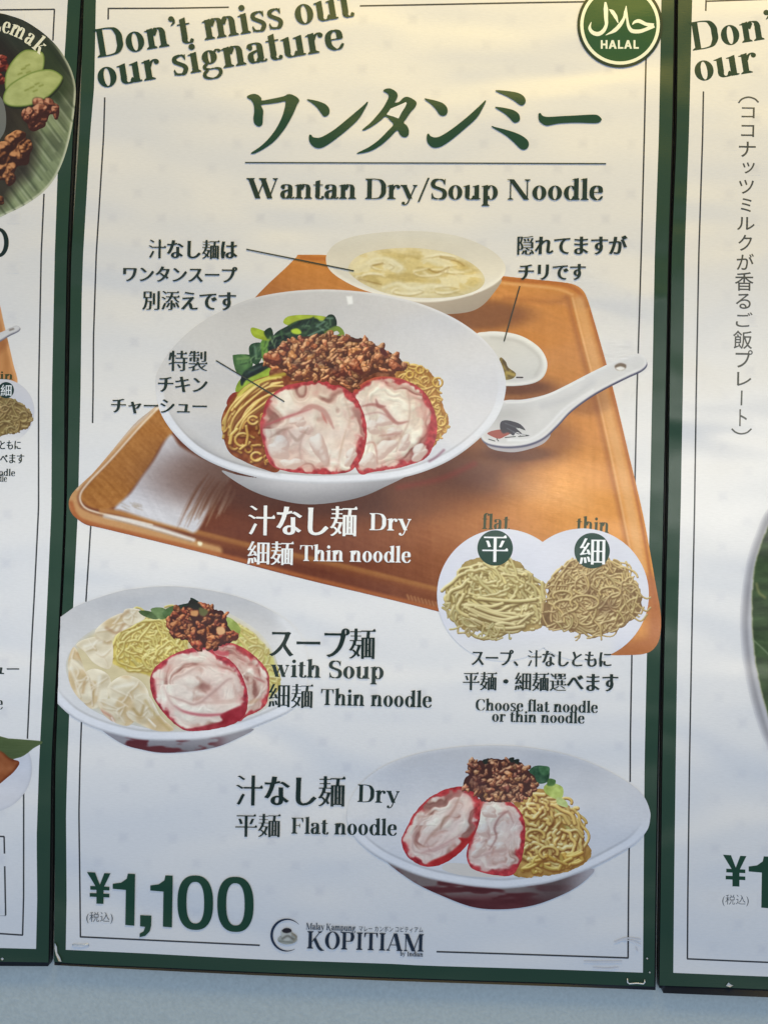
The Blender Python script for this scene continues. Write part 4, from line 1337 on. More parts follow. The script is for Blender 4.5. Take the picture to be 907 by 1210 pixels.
def soup_bowl():
    p = Pic(60, 688, 372, 894, .8)
    out = [(50, 760), (62, 738), (80, 722), (102, 711.5), (140, 699), (165, 695), (190, 693), (215, 693.5), (250, 698), (290, 708), (325, 724), (350, 744), (362, 768), (364, 800), (356, 826), (344, 839), (325, 849), (292, 862), (258, 870.5), (235, 874), (209, 875), (185, 875), (159, 873), (126, 865), (98, 854), (78, 841), (58, 818), (48, 790)]
    foot = [(120, 862), (140, 868), (200, 873), (260, 870), (290, 862), (300, 862), (286, 870), (258, 882), (225, 888), (192, 889.5), (169, 886), (145, 879)]

    def fc(X, Y, d):
        c = np.array([150, 146, 150.]) - (sst(874, 890, Y) * 30)[..., None]
        r = sst(.45, .6, fbm(X, Y, 26, 8, 3, 61)) * sst(868, 874, Y) * sst(142, 150, X) * sst(275, 240, X)
        return c * (1 - r[..., None]) + np.array([96, 36, 40.]) * r[..., None]

    def fade(X, Y, d):
        return np.clip(sst(318, 348, X) * sst(812, 770, Y) + sst(300, 350, X) * sst(12, 0, -d) * .6 * sst(835, 790, Y), 0, 1)
    bowl_shell(p, out, foot, fc, 800, 10, fade=fade)
    p.grain(3, 2.2)
    # the picture is cropped where it runs off the sheet
    cl = np.minimum((p.X - (71.8 - (p.Y - 729) * .036)) / .8 + .5, (p.Y - (729 - (p.X - 71.8) * .72)) / .9 + .5)
    b = p.build('noodle_bowl', poster, clip=np.clip(cl, 0, 1), label='white bowl of soup noodles with pale wantan at its left')
    n = Pic(72, 712, 340, 872, .6)
    broth = [(78, 790), (92, 758), (128, 735), (170, 722), (210, 716), (262, 722), (300, 742), (322, 768), (330, 800), (322, 830), (296, 846), (250, 860), (200, 864), (140, 852), (98, 830)]
    n.poly(broth, lambda X, Y, d: np.array([212, 198, 158.]) + ((fbm(X, Y, 16, oct=3, seed=62) - .5) * 26)[..., None] + sst(9, 0, -d)[..., None] * np.array([-4, 6, 34.]), 1.4)
    YN = ((222, 208, 124), (158, 128, 60), (240, 230, 168))
    nl = [(134, 764), (146, 742), (168, 730), (196, 726), (214, 740), (222, 760), (200, 782), (188, 800), (170, 796), (140, 788), (132, 776)]
    n.poly(nl, lambda X, Y, d: np.array([206, 186, 96.]) + ((fbm(X, Y, 6, oct=3, seed=64) - .5) * 50)[..., None], 1, noise=2)
    nest(n, 178, 758, 44, 30, 110, 2.8, YN, 63, .4, tilt=.6)
    nest(n, 196, 782, 28, 20, 50, 2.8, YN, 64, .4, tilt=.8)
    nr = [(262, 732), (290, 742), (314, 764), (328, 790), (330, 812), (316, 822), (304, 800), (290, 770), (268, 758), (256, 744)]
    n.poly(nr, lambda X, Y, d: np.array([204, 198, 122.]) + ((fbm(X, Y, 6, oct=3, seed=66) - .5) * 40)[..., None] + (sst(300, 270, X) * 1.0)[..., None] * np.array([-20, 4, -26.]), 1.5, noise=2)
    noodles(n, nr, 60, 2.8, ((216, 204, 130), (170, 146, 80), (232, 226, 172)), 24, .3, 67, ang=.9, wob=.6, shadow=.35)
    n.build('noodles', b)
    w = Pic(72, 716, 222, 868, .6)
    rs = np.random.RandomState(5)
    W = [([(80, 786), (86, 802), (94, 820), (104, 808), (100, 790), (88, 764)], 1), ([(90, 762), (104, 754), (128, 752), (134, 768), (130, 790), (112, 784), (100, 770)], 2),
         ([(112, 748), (124, 734), (146, 724), (164, 730), (156, 740), (140, 748), (126, 758)], 3), ([(96, 800), (112, 790), (130, 800), (128, 824), (110, 838), (96, 824)], 4),
         ([(128, 812), (146, 798), (166, 804), (176, 820), (172, 838), (156, 848), (136, 836)], 5), ([(116, 828), (134, 826), (150, 834), (162, 846), (150, 858), (126, 848)], 6),
         ([(160, 824), (176, 822), (190, 846), (206, 862), (186, 864), (162, 854), (150, 842)], 7), ([(84, 780), (96, 788), (104, 800), (108, 826), (96, 828), (82, 806)], 8), ([(148, 720), (164, 720), (172, 730), (156, 738), (146, 732)], 9)]
    for pts, sd in W:
        w.poly(np.array(pts) + [1.2, 2.5], (150, 116, 74), 2.4, .45, smooth=5)

        def wf(X, Y, d, sd=sd):
            n1 = fbm(X, Y, 24, 17, 2, 70 + sd)
            gy, gx = np.gradient(n1 * 30, w.st)
            c = np.array([220, 208, 180.]) + (np.clip(gx * .6 + gy * .9, -1.2, 1.2) * 15)[..., None] * np.array([.9, 1, 1.15])
            f = sst(.52, .72, fbm(X, Y, 20, oct=2, seed=90 + sd))[..., None] * .5
            return c * (1 - f) + np.array([196, 160, 104.]) * f + (sst(5, 0, -d) * 9)[..., None]
        w.poly(pts, wf, 1.4, .96, smooth=5)
        C0 = np.array(pts, float); m0 = C0.mean(0)
        for j in range(5):
            e = C0[(j * 2 + sd) % len(C0)]; q0 = m0 + rs.randn(2) * 3; q2 = m0 + (e - m0) * .86; q1 = (q0 + q2) / 2 + rs.randn(2) * 3.5
            w.line([q0, q1, q2], 2.2, (176, 146, 98), 1.2, .42, taper=.6)
            w.line([q0 + [-1.2, -1.4], q1 + [-1.2, -1.4], q2 + [-.8, -1]], 1.8, (247, 242, 228), 1.0, .6, taper=.6)
        w.line(list(cr(pts, 3, True)[:-2]), 1.3, (244, 238, 220), .8, .55)
    for q, c in (([(92, 772), (102, 786), (110, 788)], (180, 138, 86)), ([(126, 742), (138, 748), (146, 738)], (168, 126, 86)), ([(100, 806), (98, 818)], (184, 146, 96)), ([(120, 840), (130, 846), (134, 852)], (190, 120, 96)), ([(158, 838), (166, 846), (170, 834)], (166, 134, 76)),
                 ([(172, 828), (186, 848), (200, 862)], (190, 164, 106)), ([(144, 728), (152, 722)], (176, 140, 98))):
        w.line(q, 3.4, c, 1.6, .6)
    for q in ([(84, 790), (92, 808)], [(100, 764), (120, 758)], [(136, 812), (158, 808)], [(182, 832), (196, 852)], [(118, 800), (114, 820)]):
        w.line(q, 3, (240, 236, 222), 2, .7)
    for q in ([(112, 846), (122, 849)], [(132, 848), (136, 855)], [(176, 850), (184, 858)], [(120, 848), (126, 852)]):
        w.line(q, 1.4, (250, 246, 236), .7, .8)
    w.build('wantan', b)
    g = Pic(160, 704, 290, 766, .6)
    for pts, c in (([(164, 722), (176, 722), (190, 728), (184, 732), (170, 728)], (84, 104, 60)), ([(178, 720), (192, 718), (200, 726), (190, 732)], (112, 136, 84)), ([(192, 724), (204, 716), (216, 720), (212, 732), (198, 732)], (88, 114, 66)),
                   ([(210, 716), (224, 712), (226, 706), (240, 716), (226, 724)], (40, 54, 38)), ([(262, 732), (272, 730), (284, 742), (280, 752), (268, 748)], (156, 170, 90))):
        g.poly(pts, lambda X, Y, d, c=c: np.array(c, float) + ((fbm(X, Y, 6, oct=3, seed=80) - .5) * 60)[..., None], .9, smooth=4)
    g.build('greens', b)
    m2 = Pic(240, 752, 326, 852, .6)
    meat(m2, [(242, 764), (250, 758), (262, 758.5), (277, 760.5), (293, 769), (309, 783), (317, 796), (318.5, 811), (316, 828), (309, 838), (292, 846), (280, 850), (270, 800)], 3, 5, 41,
         [([(262, 776), (276, 794), (290, 808), (304, 804)], 1.8, (180, 130, 112), .8), ([(300, 800), (312, 806)], 2.5, (150, 50, 50), .7), ([(292, 832), (306, 826)], 5, (190, 140, 96), .6)], tone=(214, 194, 178))
    m2.line([(246, 764), (260, 772), (268, 772)], 6, (196, 76, 84), 1.5, .8)
    m2.build('chicken_slice', b)
    m1 = Pic(172, 760, 298, 868, .6)
    meat(m1, [(177.5, 807), (179, 796), (186, 786), (200, 776), (216, 768.5), (235, 764.5), (249, 767), (256, 773.5), (269, 778), (281, 790), (289, 805), (293, 823), (290, 843), (277, 855), (250, 862), (222, 863.5), (206, 855), (190, 838), (180, 821)], 3.4, 5, 43,
         [([(196, 808), (216, 798), (240, 786), (262, 788)], 2.2, (190, 160, 146), .8), ([(200, 822), (216, 828), (232, 832), (252, 818), (268, 804), (274, 802)], 2.6, (176, 136, 126), .85), ([(232, 830), (256, 830), (278, 826), (276, 808)], 5, (196, 156, 140), .6),
          ([(206, 834), (218, 841), (240, 845), (264, 844), (290, 842)], 3.4, (182, 58, 72), .9), ([(194, 812), (202, 830), (216, 842)], 2.2, (198, 168, 156), .8), ([(186, 802), (200, 804)], 2, (200, 150, 140), .6)], rimcol=(170, 42, 54), tone=(228, 213, 199))
    m1.poly([(262, 844), (292, 832), (288, 848), (276, 857), (240, 863), (222, 862), (240, 858), (262, 852)], lambda X, Y, d: np.array([158, 36, 46.]) + ((fbm(X, Y, 7, oct=3, seed=82) - .5) * 50)[..., None], 1.2, cover=False)
    m1.build('chicken_slice', b)
    m = Pic(192, 704, 282, 770, .5)
    mince(m, [(199, 740), (202, 728), (212, 722), (222, 716), (240, 716), (256, 720), (266, 726), (270, 740), (276, 752), (268, 760), (252, 764), (232, 764), (222, 756), (206, 752)], 90, 6.2, (82, 36, 24), (154, 82, 50), (214, 148, 100), 19, .5)
    m.poly([(256, 742), (264, 741), (266, 748), (258, 750)], (216, 170, 124), .8, smooth=4); m.poly([(226, 722), (234, 722), (233, 728), (226, 727)], (206, 150, 96), .8, smooth=4)
    m.poly([(222, 716), (226, 708), (236, 714), (240, 720), (230, 720)], (46, 44, 34), 1, smooth=3); m.poly([(236, 718), (246, 722), (242, 728), (236, 726)], (106, 104, 62), 1, smooth=4)
    m.build('minced_meat', b)


soup_bowl()


def dry_bowl():
    p = Pic(406, 876, 772, 1078, .8)
    out = [(410, 960), (414, 944), (428, 924), (454, 905), (488, 892), (526, 884.5), (568, 881), (612, 882), (664, 890.5), (708, 906), (744, 926), (760, 941), (767, 957), (767.5, 968), (764, 981), (752, 995), (736, 1006), (700, 1025), (665, 1038), (640, 1044.5), (598, 1049.8), (568, 1048.5), (541, 1045), (510, 1039), (482, 1030), (448, 1014), (424, 995), (412, 976)]
    foot = [(457, 1018), (490, 1030), (540, 1044), (598, 1049), (650, 1043), (694, 1028), (701, 1030), (684, 1046), (660, 1059), (629, 1070), (594, 1074.5), (559, 1072), (523, 1059), (488, 1042)]

    def fc(X, Y, d):
        n = fbm(X, Y, 40, 9, 3, 85)
        c = np.array([92, 38, 38.]) + ((n - .5) * 50)[..., None]
        k = sst(.46, .58, n) * sst(1066, 1052, Y)
        c = c * (1 - k[..., None]) + np.array([126, 112, 108.]) * k[..., None]
        e = sst(610, 650, X)[..., None] * .8
        c = c * (1 - e) + np.array([92, 72, 70.]) * e
        e = sst(655, 700, X)[..., None]
        return c * (1 - e) + np.array([176, 170, 172.]) * e

    def fade(X, Y, d):
        return np.clip(sst(480, 425, X) * sst(985, 940, Y) + sst(5, 0, -d) * sst(940, 890, Y) * .5, 0, 1) * .85
    bowl_shell(p, out, foot, fc, 965, 9.5, fade=fade, base=(206, 206, 208))
    p.grain(3, 2.2)
    b = p.build('noodle_bowl', poster, 'wide white bowl of dry flat noodles with two red rimmed slices at its left')
    n = Pic(594, 918, 706, 1040, .55)
    pl = [(602, 944), (616, 936), (636, 932), (658, 940), (674, 956), (682, 980), (696, 1000), (698, 1008), (690, 1020), (668, 1030), (640, 1035), (606, 1035), (612, 1010), (618, 980), (612, 958)]
    n.poly(pl, lambda X, Y, d: np.array([182, 138, 70.]) + ((fbm(X, Y, 8, oct=3, seed=86) - .5) * 80)[..., None], 1, noise=2)
    n.poly([(650, 944), (664, 946), (676, 962), (690, 990), (684, 996), (668, 978), (654, 958)], (198, 200, 124), 2, .8)
    nest(n, 650, 985, 42, 46, 56, 4.2, ((222, 190, 112), (146, 98, 46), (248, 232, 170)), 87, .6, tilt=1.0, amax=2.6)
    for c_ in ((636, 962, 20, 24), (668, 1000, 22, 22), (630, 1010, 18, 20)): nest(n, *c_, 16, 4.8, ((228, 196, 116), (136, 84, 36), (252, 240, 186)), 90 + c_[0], .85, tilt=1.2)
    noodles(n, [(620, 1015), (660, 1010), (690, 1008), (686, 1020), (650, 1030), (620, 1030)], 14, 4.6, ((226, 182, 86), (150, 98, 38), (250, 226, 140)), 30, .1, 88, ang=-.2, wob=.3, shadow=.7)
    for c_, r_ in (((624, 945), 8), ((668, 948), 6), ((648, 1008), 9), ((632, 988), 9)):
        a = np.linspace(2.2, 6.6, 14); n.noodle(np.c_[c_[0] + r_ * 1.2 * np.cos(a), c_[1] + r_ * .8 * np.sin(a)], 3.8, (220, 186, 104), (130, 80, 34), (244, 226, 160), shadow=.8)
    n.build('noodles', b)
    g = Pic(618, 898, 674, 956, .5)
    for pts, c in (([(642, 930), (650, 925), (664, 930), (664, 942), (656, 944), (645, 938)], (182, 196, 104)), ([(658, 942), (668, 946), (670, 954), (658, 950)], (190, 202, 130)), ([(624, 912), (632, 905), (646, 906), (649, 914), (646, 924), (636, 926), (628, 920)], (44, 82, 52)),
                   ([(636, 906), (648, 906), (648, 914), (640, 916)], (70, 112, 72)), ([(648, 920), (656, 922), (654, 928), (646, 928)], (84, 120, 60))):
        g.poly(pts, lambda X, Y, d, c=c: np.array(c, float) + ((fbm(X, Y, 5, oct=3, seed=89) - .5) * 66)[..., None], .8, smooth=4)
    g.build('greens', b)
    w = Pic(518, 1010, 604, 1040, .6)
    w.poly([(522, 1026), (530, 1020), (560, 1022), (600, 1030), (597, 1036), (560, 1036), (534, 1032)], (216, 208, 198), 1.4)
    w.build('egg_white', b, 'pale slice lying under the red rimmed meat')
    m2 = Pic(546, 936, 626, 1042, .55)
    meat(m2, [(551, 1010), (556, 985), (560, 960), (563, 946), (578.5, 941), (598, 945), (613, 957), (620, 975), (619.5, 997), (615, 1018), (606, 1033), (592, 1035), (570, 1031), (556, 1025)], 2.4, 6.5, 45,
         [([(600, 958), (590, 966), (584, 978), (586, 990), (578, 1004)], 2.4, (130, 72, 66), .8), ([(588, 962), (600, 960), (606, 972)], 3, (150, 84, 78), .6), ([(568, 996), (578, 990), (576, 984)], 2, (160, 116, 110), .7), ([(560, 1014), (578, 1008), (598, 1004)], 2, (180, 140, 132), .7)],
         rimcol=(186, 50, 54), blobs=[(578, 960, 10, .2, .6), (572, 982, 9, .6, .7), (566, 1004, 11, -.7, .6), (588, 1000, 11, .2, .6)], tone=(224, 208, 195))
    m2.poly([(556, 990), (566, 962), (570, 948), (560, 946), (552, 980), (544, 1005)], (188, 48, 44), 1.4, .8, cover=False)
    m2.build('chicken_slice', b)
    m1 = Pic(470, 924, 572, 1028, .55)
    meat(m1, [(474, 992), (477, 984), (483, 972), (490, 960), (504, 945), (520.6, 935), (540, 929.6), (554, 931.5), (563, 939.5), (567, 954), (565, 974), (556, 993), (540, 1010), (520, 1022), (501, 1023.5), (485, 1015.5), (476.5, 1004)], 3.6, 4.5, 47,
         [([(544, 938), (536, 956), (524, 972), (508, 988), (500, 1000)], 4, (170, 124, 106), .75), ([(520, 980), (524, 968), (530, 964)], 3, (132, 90, 68), .7), ([(504, 958), (492, 980), (488, 1004), (508, 1010)], 2, (184, 146, 138), .8),
          ([(498, 1008), (520, 1000), (544, 986)], 2.2, (190, 140, 134), .8), ([(504, 996), (510, 1006), (530, 998)], 1.6, (176, 130, 124), .7)], rimcol=(184, 44, 48), tone=(228, 214, 202))
    m1.poly([(508, 1018), (530, 1008), (544, 996), (542, 990), (552, 990), (560, 982), (556, 996), (540, 1012), (520, 1023), (504, 1024)], lambda X, Y, d: np.array([186, 44, 40.]) + ((fbm(X, Y, 7, oct=3, seed=83) - .5) * 50)[..., None], 1.2, cover=False)
    m1.build('chicken_slice', b)
    m = Pic(544, 890, 642, 948, .5)
    mince(m, [(547, 934), (548, 922), (553, 916), (553, 905), (556, 899), (566, 900), (578, 896), (596, 898), (612, 900), (622, 908), (630, 918), (635, 928), (628, 936), (618, 946), (600, 950), (582, 947), (568, 946), (560, 936)], 130, 4.8, (96, 50, 36), (178, 116, 80), (232, 184, 142), 27, .5)
    m.poly([(553, 914), (566, 918), (576, 932), (566, 934), (554, 928)], (84, 46, 46), 2, .5, cover=False)
    for x, y in ((604, 898), (610, 900), (573, 900)): m.poly([(x - 3, y - 2), (x + 3, y - 3), (x + 2, y + 3), (x - 2, y + 2)], (34, 40, 28), .7, smooth=3)
    m.build('minced_meat', b)


dry_bowl()

# ---- words of the centre poster
latin("Don't miss out", (115.7, 68), (419, 18.5), 33.5, INK, poster)
latin('our signature', (117.5, 104), (407.5, 57), 33.5, INK, poster)
latin('Wantan Dry/Soup Noodle', (290.5, 234.3), (712, 236.3), 24, (34, 52, 38), poster, up=(.02), track=-6)
poly_line([(289.5, 192), (400, 192.3), (560, 192.7), (715.5, 193.3)], 1.4, (52, 62, 52), poster, 'rule_line')


def brush(box, outs, name='lettering', label=None):
    """hand-brushed characters drawn as closed outlines"""
    s = Shape()
    for o in outs:
        P = np.array([(box[0] + x / 4.1227, box[1] + y / 4.12) for x, y in o])
        s.poly(cr(P, 5, True), (28, 66, 44))
    return s.build(name, poster, label=label)


brush((280, 90), [
    [(48, 100), (62, 90), (84, 86), (104, 92), (118, 106), (122, 118), (160, 112), (200, 104), (232, 96), (246, 88), (262, 88), (282, 96), (298, 108), (303, 120), (292, 140), (276, 178), (252, 224), (222, 270), (180, 318), (136, 350), (96, 372), (74, 378), (70, 372), (110, 345), (152, 306), (190, 256), (216, 206), (230, 164), (236, 132), (232, 122), (200, 128), (160, 134), (124, 138), (118, 144), (128, 168), (126, 200), (124, 232), (112, 244), (98, 242), (84, 228), (80, 204), (84, 168), (80, 136), (68, 116), (54, 108)],
    [(342, 112), (360, 114), (396, 122), (430, 136), (448, 156), (450, 178), (440, 192), (424, 196), (412, 184), (392, 156), (366, 132), (344, 118)],
    [(352, 286), (362, 286), (370, 296), (396, 300), (424, 290), (476, 258), (540, 206), (590, 164), (622, 136), (634, 124), (637, 130), (622, 160), (592, 208), (540, 258), (480, 306), (434, 338), (404, 350), (378, 346), (358, 328), (350, 308)],
    [(712, 72), (722, 62), (746, 60), (772, 74), (782, 92), (776, 112), (768, 128), (790, 124), (806, 108), (824, 100), (846, 106), (868, 120), (874, 134), (864, 154), (846, 174), (824, 206), (812, 226), (826, 240), (836, 262), (834, 286), (822, 296), (804, 294), (790, 280), (778, 264), (744, 298), (700, 336), (650, 364), (600, 376), (584, 374), (640, 346), (690, 310), (732, 268), (760, 236), (744, 214), (722, 196), (700, 214), (664, 240), (628, 260), (612, 264), (612, 258), (650, 226), (684, 188), (708, 158), (726, 128), (738, 100), (732, 84)],
], label='large brushed katakana letters reading wantan')
# the paper showing through the last character
s = Shape(); s.poly([(280 + x / 4.1227, 90 + y / 4.12) for x, y in [(728, 186), (748, 158), (772, 148), (800, 136), (822, 126), (826, 132), (818, 150), (800, 178), (786, 206), (760, 196), (738, 190)]], PAPER)
s.build('lettering', poster, label='open centre of the brushed letter')
brush((500, 90), [
    [(6, 108), (20, 110), (56, 118), (92, 130), (112, 148), (118, 168), (112, 186), (96, 193), (78, 186), (58, 158), (34, 134), (10, 116)],
    [(18, 284), (26, 280), (36, 292), (60, 298), (90, 288), (140, 256), (204, 206), (256, 160), (284, 134), (300, 118), (304, 122), (290, 152), (260, 202), (206, 252), (144, 304), (98, 336), (66, 348), (40, 344), (22, 326), (16, 306)],
    [(350, 70), (364, 68), (410, 72), (456, 80), (484, 94), (497, 114), (494, 132), (480, 142), (464, 136), (440, 118), (406, 98), (366, 80)],
    [(348, 150), (366, 150), (404, 156), (440, 166), (462, 182), (470, 202), (466, 218), (450, 226), (436, 222), (418, 202), (392, 180), (360, 160)],
    [(332, 242), (352, 248), (400, 260), (450, 276), (486, 294), (508, 314), (513, 334), (504, 352), (486, 358), (468, 350), (440, 322), (400, 288), (350, 258), (334, 248)],
    [(560, 184), (570, 180), (580, 192), (606, 198), (680, 194), (760, 190), (820, 187), (848, 190), (866, 206), (866, 214), (852, 226), (820, 228), (740, 226), (660, 230), (604, 240), (580, 232), (562, 214)],
], label='large brushed katakana letters reading n mee')

K1 = (34, 50, 40)
kana('汁なし麺は', 175.4, 281, 283.2, 305.6, K1, poster)
kana('ワンタンスープ', 145.5, 280.5, 314.6, 333.2, K1, poster)
kana('別添えです', 168, 279, 343.7, 366.5, K1, poster)
kana('特製', 199, 245.5, 414.5, 438.6, K1, poster)
kana('チキン', 186.7, 245.5, 445, 463.4, K1, poster)
kana('チャーシュー', 131.4, 244.6, 471.7, 489, K1, poster)
kana('隠れてますが', 610.8, 741, 278.2, 301, K1, poster, slope=0)
kana('チリです', 612, 691.7, 311.8, 330.8, K1, poster, slope=0)
for a, b_ in (((291, 294.5), (418, 320)), ((255.3, 426), (336, 474.5)), ((613.8, 338), (595, 403.5))):
    poly_line([a, b_], 1.5, (58, 62, 48), poster, 'leader_line')

kana('汁なし麺', 293, 422, 597.5, 633, WHITE, poster, ex=.034, ey=.002)
latin('Dry', (436.3, 626.3), (485.5, 627.3), 20, WHITE, poster)
kana('細麺', 292, 347, 639.5, 667.5, WHITE, poster, ex=.034, ey=.002)
latin('Thin noodle', (354.3, 662.7), (485, 665), 18.5, WHITE, poster)
kana('スープ麺', 318, 443.6, 742, 778, DARK, poster, ex=.034, ey=-.002)
latin('with Soup', (319.5, 799.6), (452.9, 802.5), 20.5, DARK, poster)
kana('細麺', 317, 370, 808, 836.4, DARK, poster, ex=.03, ey=-.004)
latin('Thin noodle', (379, 833), (509.8, 836.2), 18.8, DARK, poster)
kana('汁なし麺', 278.5, 408, 916.5, 952.5, DARK, poster, ex=.034, ey=-.002)
latin('Dry', (422, 947.6), (471.5, 949.5), 20.8, DARK, poster)
kana('平麺', 278, 331.5, 961.5, 989, DARK, poster, ex=.03, ey=-.004)
latin('Flat noodle', (344, 985), (468.6, 987.5), 18.8, DARK, poster)
kana('スープ、汁なしともに', 556.5, 722, 768.3, 787.8, DARK, poster)
kana('平麺・細麺選べます', 546.6, 730, 794.6, 816.5, DARK, poster)
latin('Choose flat noodle', (561.7, 839.4), (705.7, 842.5), 13.4, DARK, poster)
latin('or thin noodle', (581, 852.6), (690, 855), 12.8, DARK, poster)


def bez_poly_text(parent, shapes, col, label):
    s = Shape()
    for k in shapes:
        if k[0] == 'p': s.poly(k[1], col)
        else:
            _, cx, cy, rx, ry, tx, ty, ht = k
            a = np.radians(np.arange(0, 360, 8))
            sq = lambda c: np.sign(c) * np.abs(c) ** .82
            o = np.c_[cx + rx * sq(np.cos(a)), cy + ry * sq(np.sin(a))]; i = np.c_[cx + (rx - tx) * sq(np.cos(a)), cy + (ry - ty) * sq(np.sin(a))]
            o[:, 1] += (o[:, 0] - cx) * ht; i[:, 1] += (i[:, 0] - cx) * ht
            s.strip(o, i, col, True)
    return s.build('lettering', parent, label=label)


def yen(dx, dy):
    Q = lambda pts: [(50 + x / 3.023 + dx, 1000 + y / 3.023 + dy) for x, y in pts]
    return [('p', Q([(160, 92), (189, 94), (206, 138), (222, 96), (244, 97), (219, 148), (219, 206), (194, 205), (194, 148)])),
            ('p', Q([(172, 142), (240, 145), (240, 158), (172, 155)])), ('p', Q([(170, 167), (240, 170), (240, 183), (170, 180)]))]


def one(dx, dy):
    Q = lambda pts: [(50 + x / 3.023 + dx, 1000 + y / 3.023 + dy) for x, y in pts]
    return ('p', Q([(252, 134), (282, 130), (302, 116), (306, 98), (332, 99), (329, 284), (297, 281), (299, 156), (252, 152)]))


def price(parent, dx=0, dy=0, full=True):
    sh = yen(dx, dy) + [one(dx, dy)]
    if full:
        Q = lambda pts: [(50 + x / 3.023, 1000 + y / 3.023) for x, y in pts]
        sh += [one(44.4, 2.0), ('p', Q([(350, 246), (390, 248), (389, 284), (384, 304), (368, 320), (348, 325), (348, 312), (362, 304), (368, 288), (350, 286)])),
               ('o', 230.8, 1066.7, 21, 32.2, 10.5, 7.6, .02), ('o', 278.2, 1068.7, 21.4, 32.6, 10.5, 7.6, .02)]
    bez_poly_text(parent, sh, (28, 66, 44), 'bold green price figures')
    kana('(税込)', 102.3 + dx, 133.4 + dx, 1077.7 + dy, 1091.4 + dy, (84, 90, 96), parent, uroko=False, ex=-.008, ey=-.008)


price(poster)

# halal mark
def halal():
    s = Shape(); a = np.radians(np.arange(0, 360, 5)); cx, cy = 732, 29.4
    cir = lambda r: np.c_[cx + r * np.cos(a), cy + r * np.sin(a)]
    s.poly(cir(50.5), (42, 56, 36)); s.poly(cir(47), (238, 240, 214)); s.poly(cir(43.2), (46, 84, 44))
    b = s.build('halal_mark', poster, label='round green halal mark with Arabic script in the top corner')
    q = Shape()
    def st(pts, ws):
        P = cr([(670 + x / 7.558, y / 7.558) for x, y in pts], 6); w = np.interp(np.linspace(0, 1, len(P)), np.linspace(0, 1, len(ws)), ws) / 7.558 / 2
        d = np.gradient(P, axis=0); L = np.hypot(d[:, 0], d[:, 1])[:, None]; n = np.c_[-d[:, 1], d[:, 0]] / L * w[:, None]
        q.strip(P + n, P - n, (240, 242, 218))
    st([(338, 18), (342, 80), (344, 160), (346, 220), (320, 275), (275, 303), (225, 290), (198, 250), (212, 196)], [16, 40, 34, 28, 34, 38, 34, 26, 4])
    st([(372, 84), (400, 105), (430, 150), (452, 206)], [6, 34, 32, 6])
    st([(524, 52), (518, 110), (505, 160), (470, 220), (420, 272), (340, 314)], [6, 30, 24, 34, 34, 4])
    st([(524, 100), (534, 180), (545, 235), (575, 275), (640, 280), (700, 262), (772, 228)], [18, 20, 28, 36, 34, 30, 38])
    st([(578, 220), (600, 196), (640, 188), (700, 215), (770, 226)], [6, 24, 34, 30, 34])
    q.build('arabic_lettering', b)
    f = Shape()
    # HALAL in a plain bold face
    x0, yb, h = 709.3, 57.6, 10.2
    def R(x, y, w, hh): f.poly([(x, y), (x + w, y), (x + w, y + hh), (x, y + hh)], (240, 242, 218))
    def H(x): R(x, yb - h, 2.3, h); R(x + 5.6, yb - h, 2.3, h); R(x + 2, yb - h * .6, 4, 2.1)
    def A(x):
        f.poly([(x, yb), (x + 3.5, yb - h), (x + 6, yb - h), (x + 3.0, yb - 1), (x + 2.5, yb)], (240, 242, 218)); f.poly([(x + 9.5, yb), (x + 6, yb - h), (x + 3.6, yb - h), (x + 7, yb)], (240, 242, 218)); R(x + 2.2, yb - 4.1, 5, 1.8)
    def Lc(x): R(x, yb - h, 2.3, h); R(x, yb - 2, 6.3, 2)
    H(x0); A(x0 + 9.2); Lc(x0 + 20.2); A(x0 + 27.4); Lc(x0 + 38.6)
    f.build('lettering', b, label='white capitals HALAL')


halal()

# maker's mark at the foot
LG = (36, 46, 58)
latin('KOPITIAM', (362.5, 1120.8), (500, 1124.6), 20.5, LG, poster, up=.03)
latin('Malay Kampung', (361.5, 1098.2), (420, 1100.4), 7.6, (70, 80, 90), poster)
kana('マレー カンポン コピティアム', 424, 499.5, 1094.5, 1101.5, (70, 80, 90), poster, slope=.02, uroko=False, ex=0, ey=0)
latin('by', (472.5, 1129.4), (478.5, 1129.6), 5.2, (70, 80, 90), poster)
latin('Indian', (481, 1130), (499.4, 1130.6), 5.4, (50, 60, 70), poster)


def crescent():
    s = Shape(); a = np.radians(np.linspace(38, 300, 40)); cx, cy = 338.5, 1105
    o = np.c_[cx + 19 * np.cos(a + .35), cy + 19.5 * np.sin(a + .35)]
    t = np.sin(np.linspace(0, math.pi, 40)) * 2.6 + .3
    i = np.c_[cx + (19 - t) * np.cos(a + .35), cy + (19.5 - t) * np.sin(a + .35)]
    s.strip(o, i, (34, 46, 66))
    b = s.build('crescent_mark', poster)
    p = Pic(324, 1092, 356, 1118, .5)
    p.poly([(328, 1110), (333, 1106), (346, 1106), (351, 1110), (348, 1114), (339, 1116), (331, 1114)], (172, 172, 160), .8)
    p.poly([(333, 1099), (344, 1100), (344, 1108), (341, 1112), (336, 1112), (333, 1107)], (196, 194, 182), .8)
    p.poly([(333.5, 1099), (338, 1096.6), (343.5, 1098), (344, 1101), (339, 1102.6), (334.5, 1101.6)], (44, 36, 38), .6)
    p.line([(334, 1109), (340, 1106), (347, 1110)], 2.2, (96, 88, 76), 1.2, .7); p.line([(345, 1103), (350, 1107), (347, 1112)], 2.4, (150, 140, 120), 1, .8, cover=True)
    p.line([(330, 1112), (345, 1113.5)], 1.5, (104, 104, 92), 1, .6)
    p.build('coffee_cup', b)


crescent()


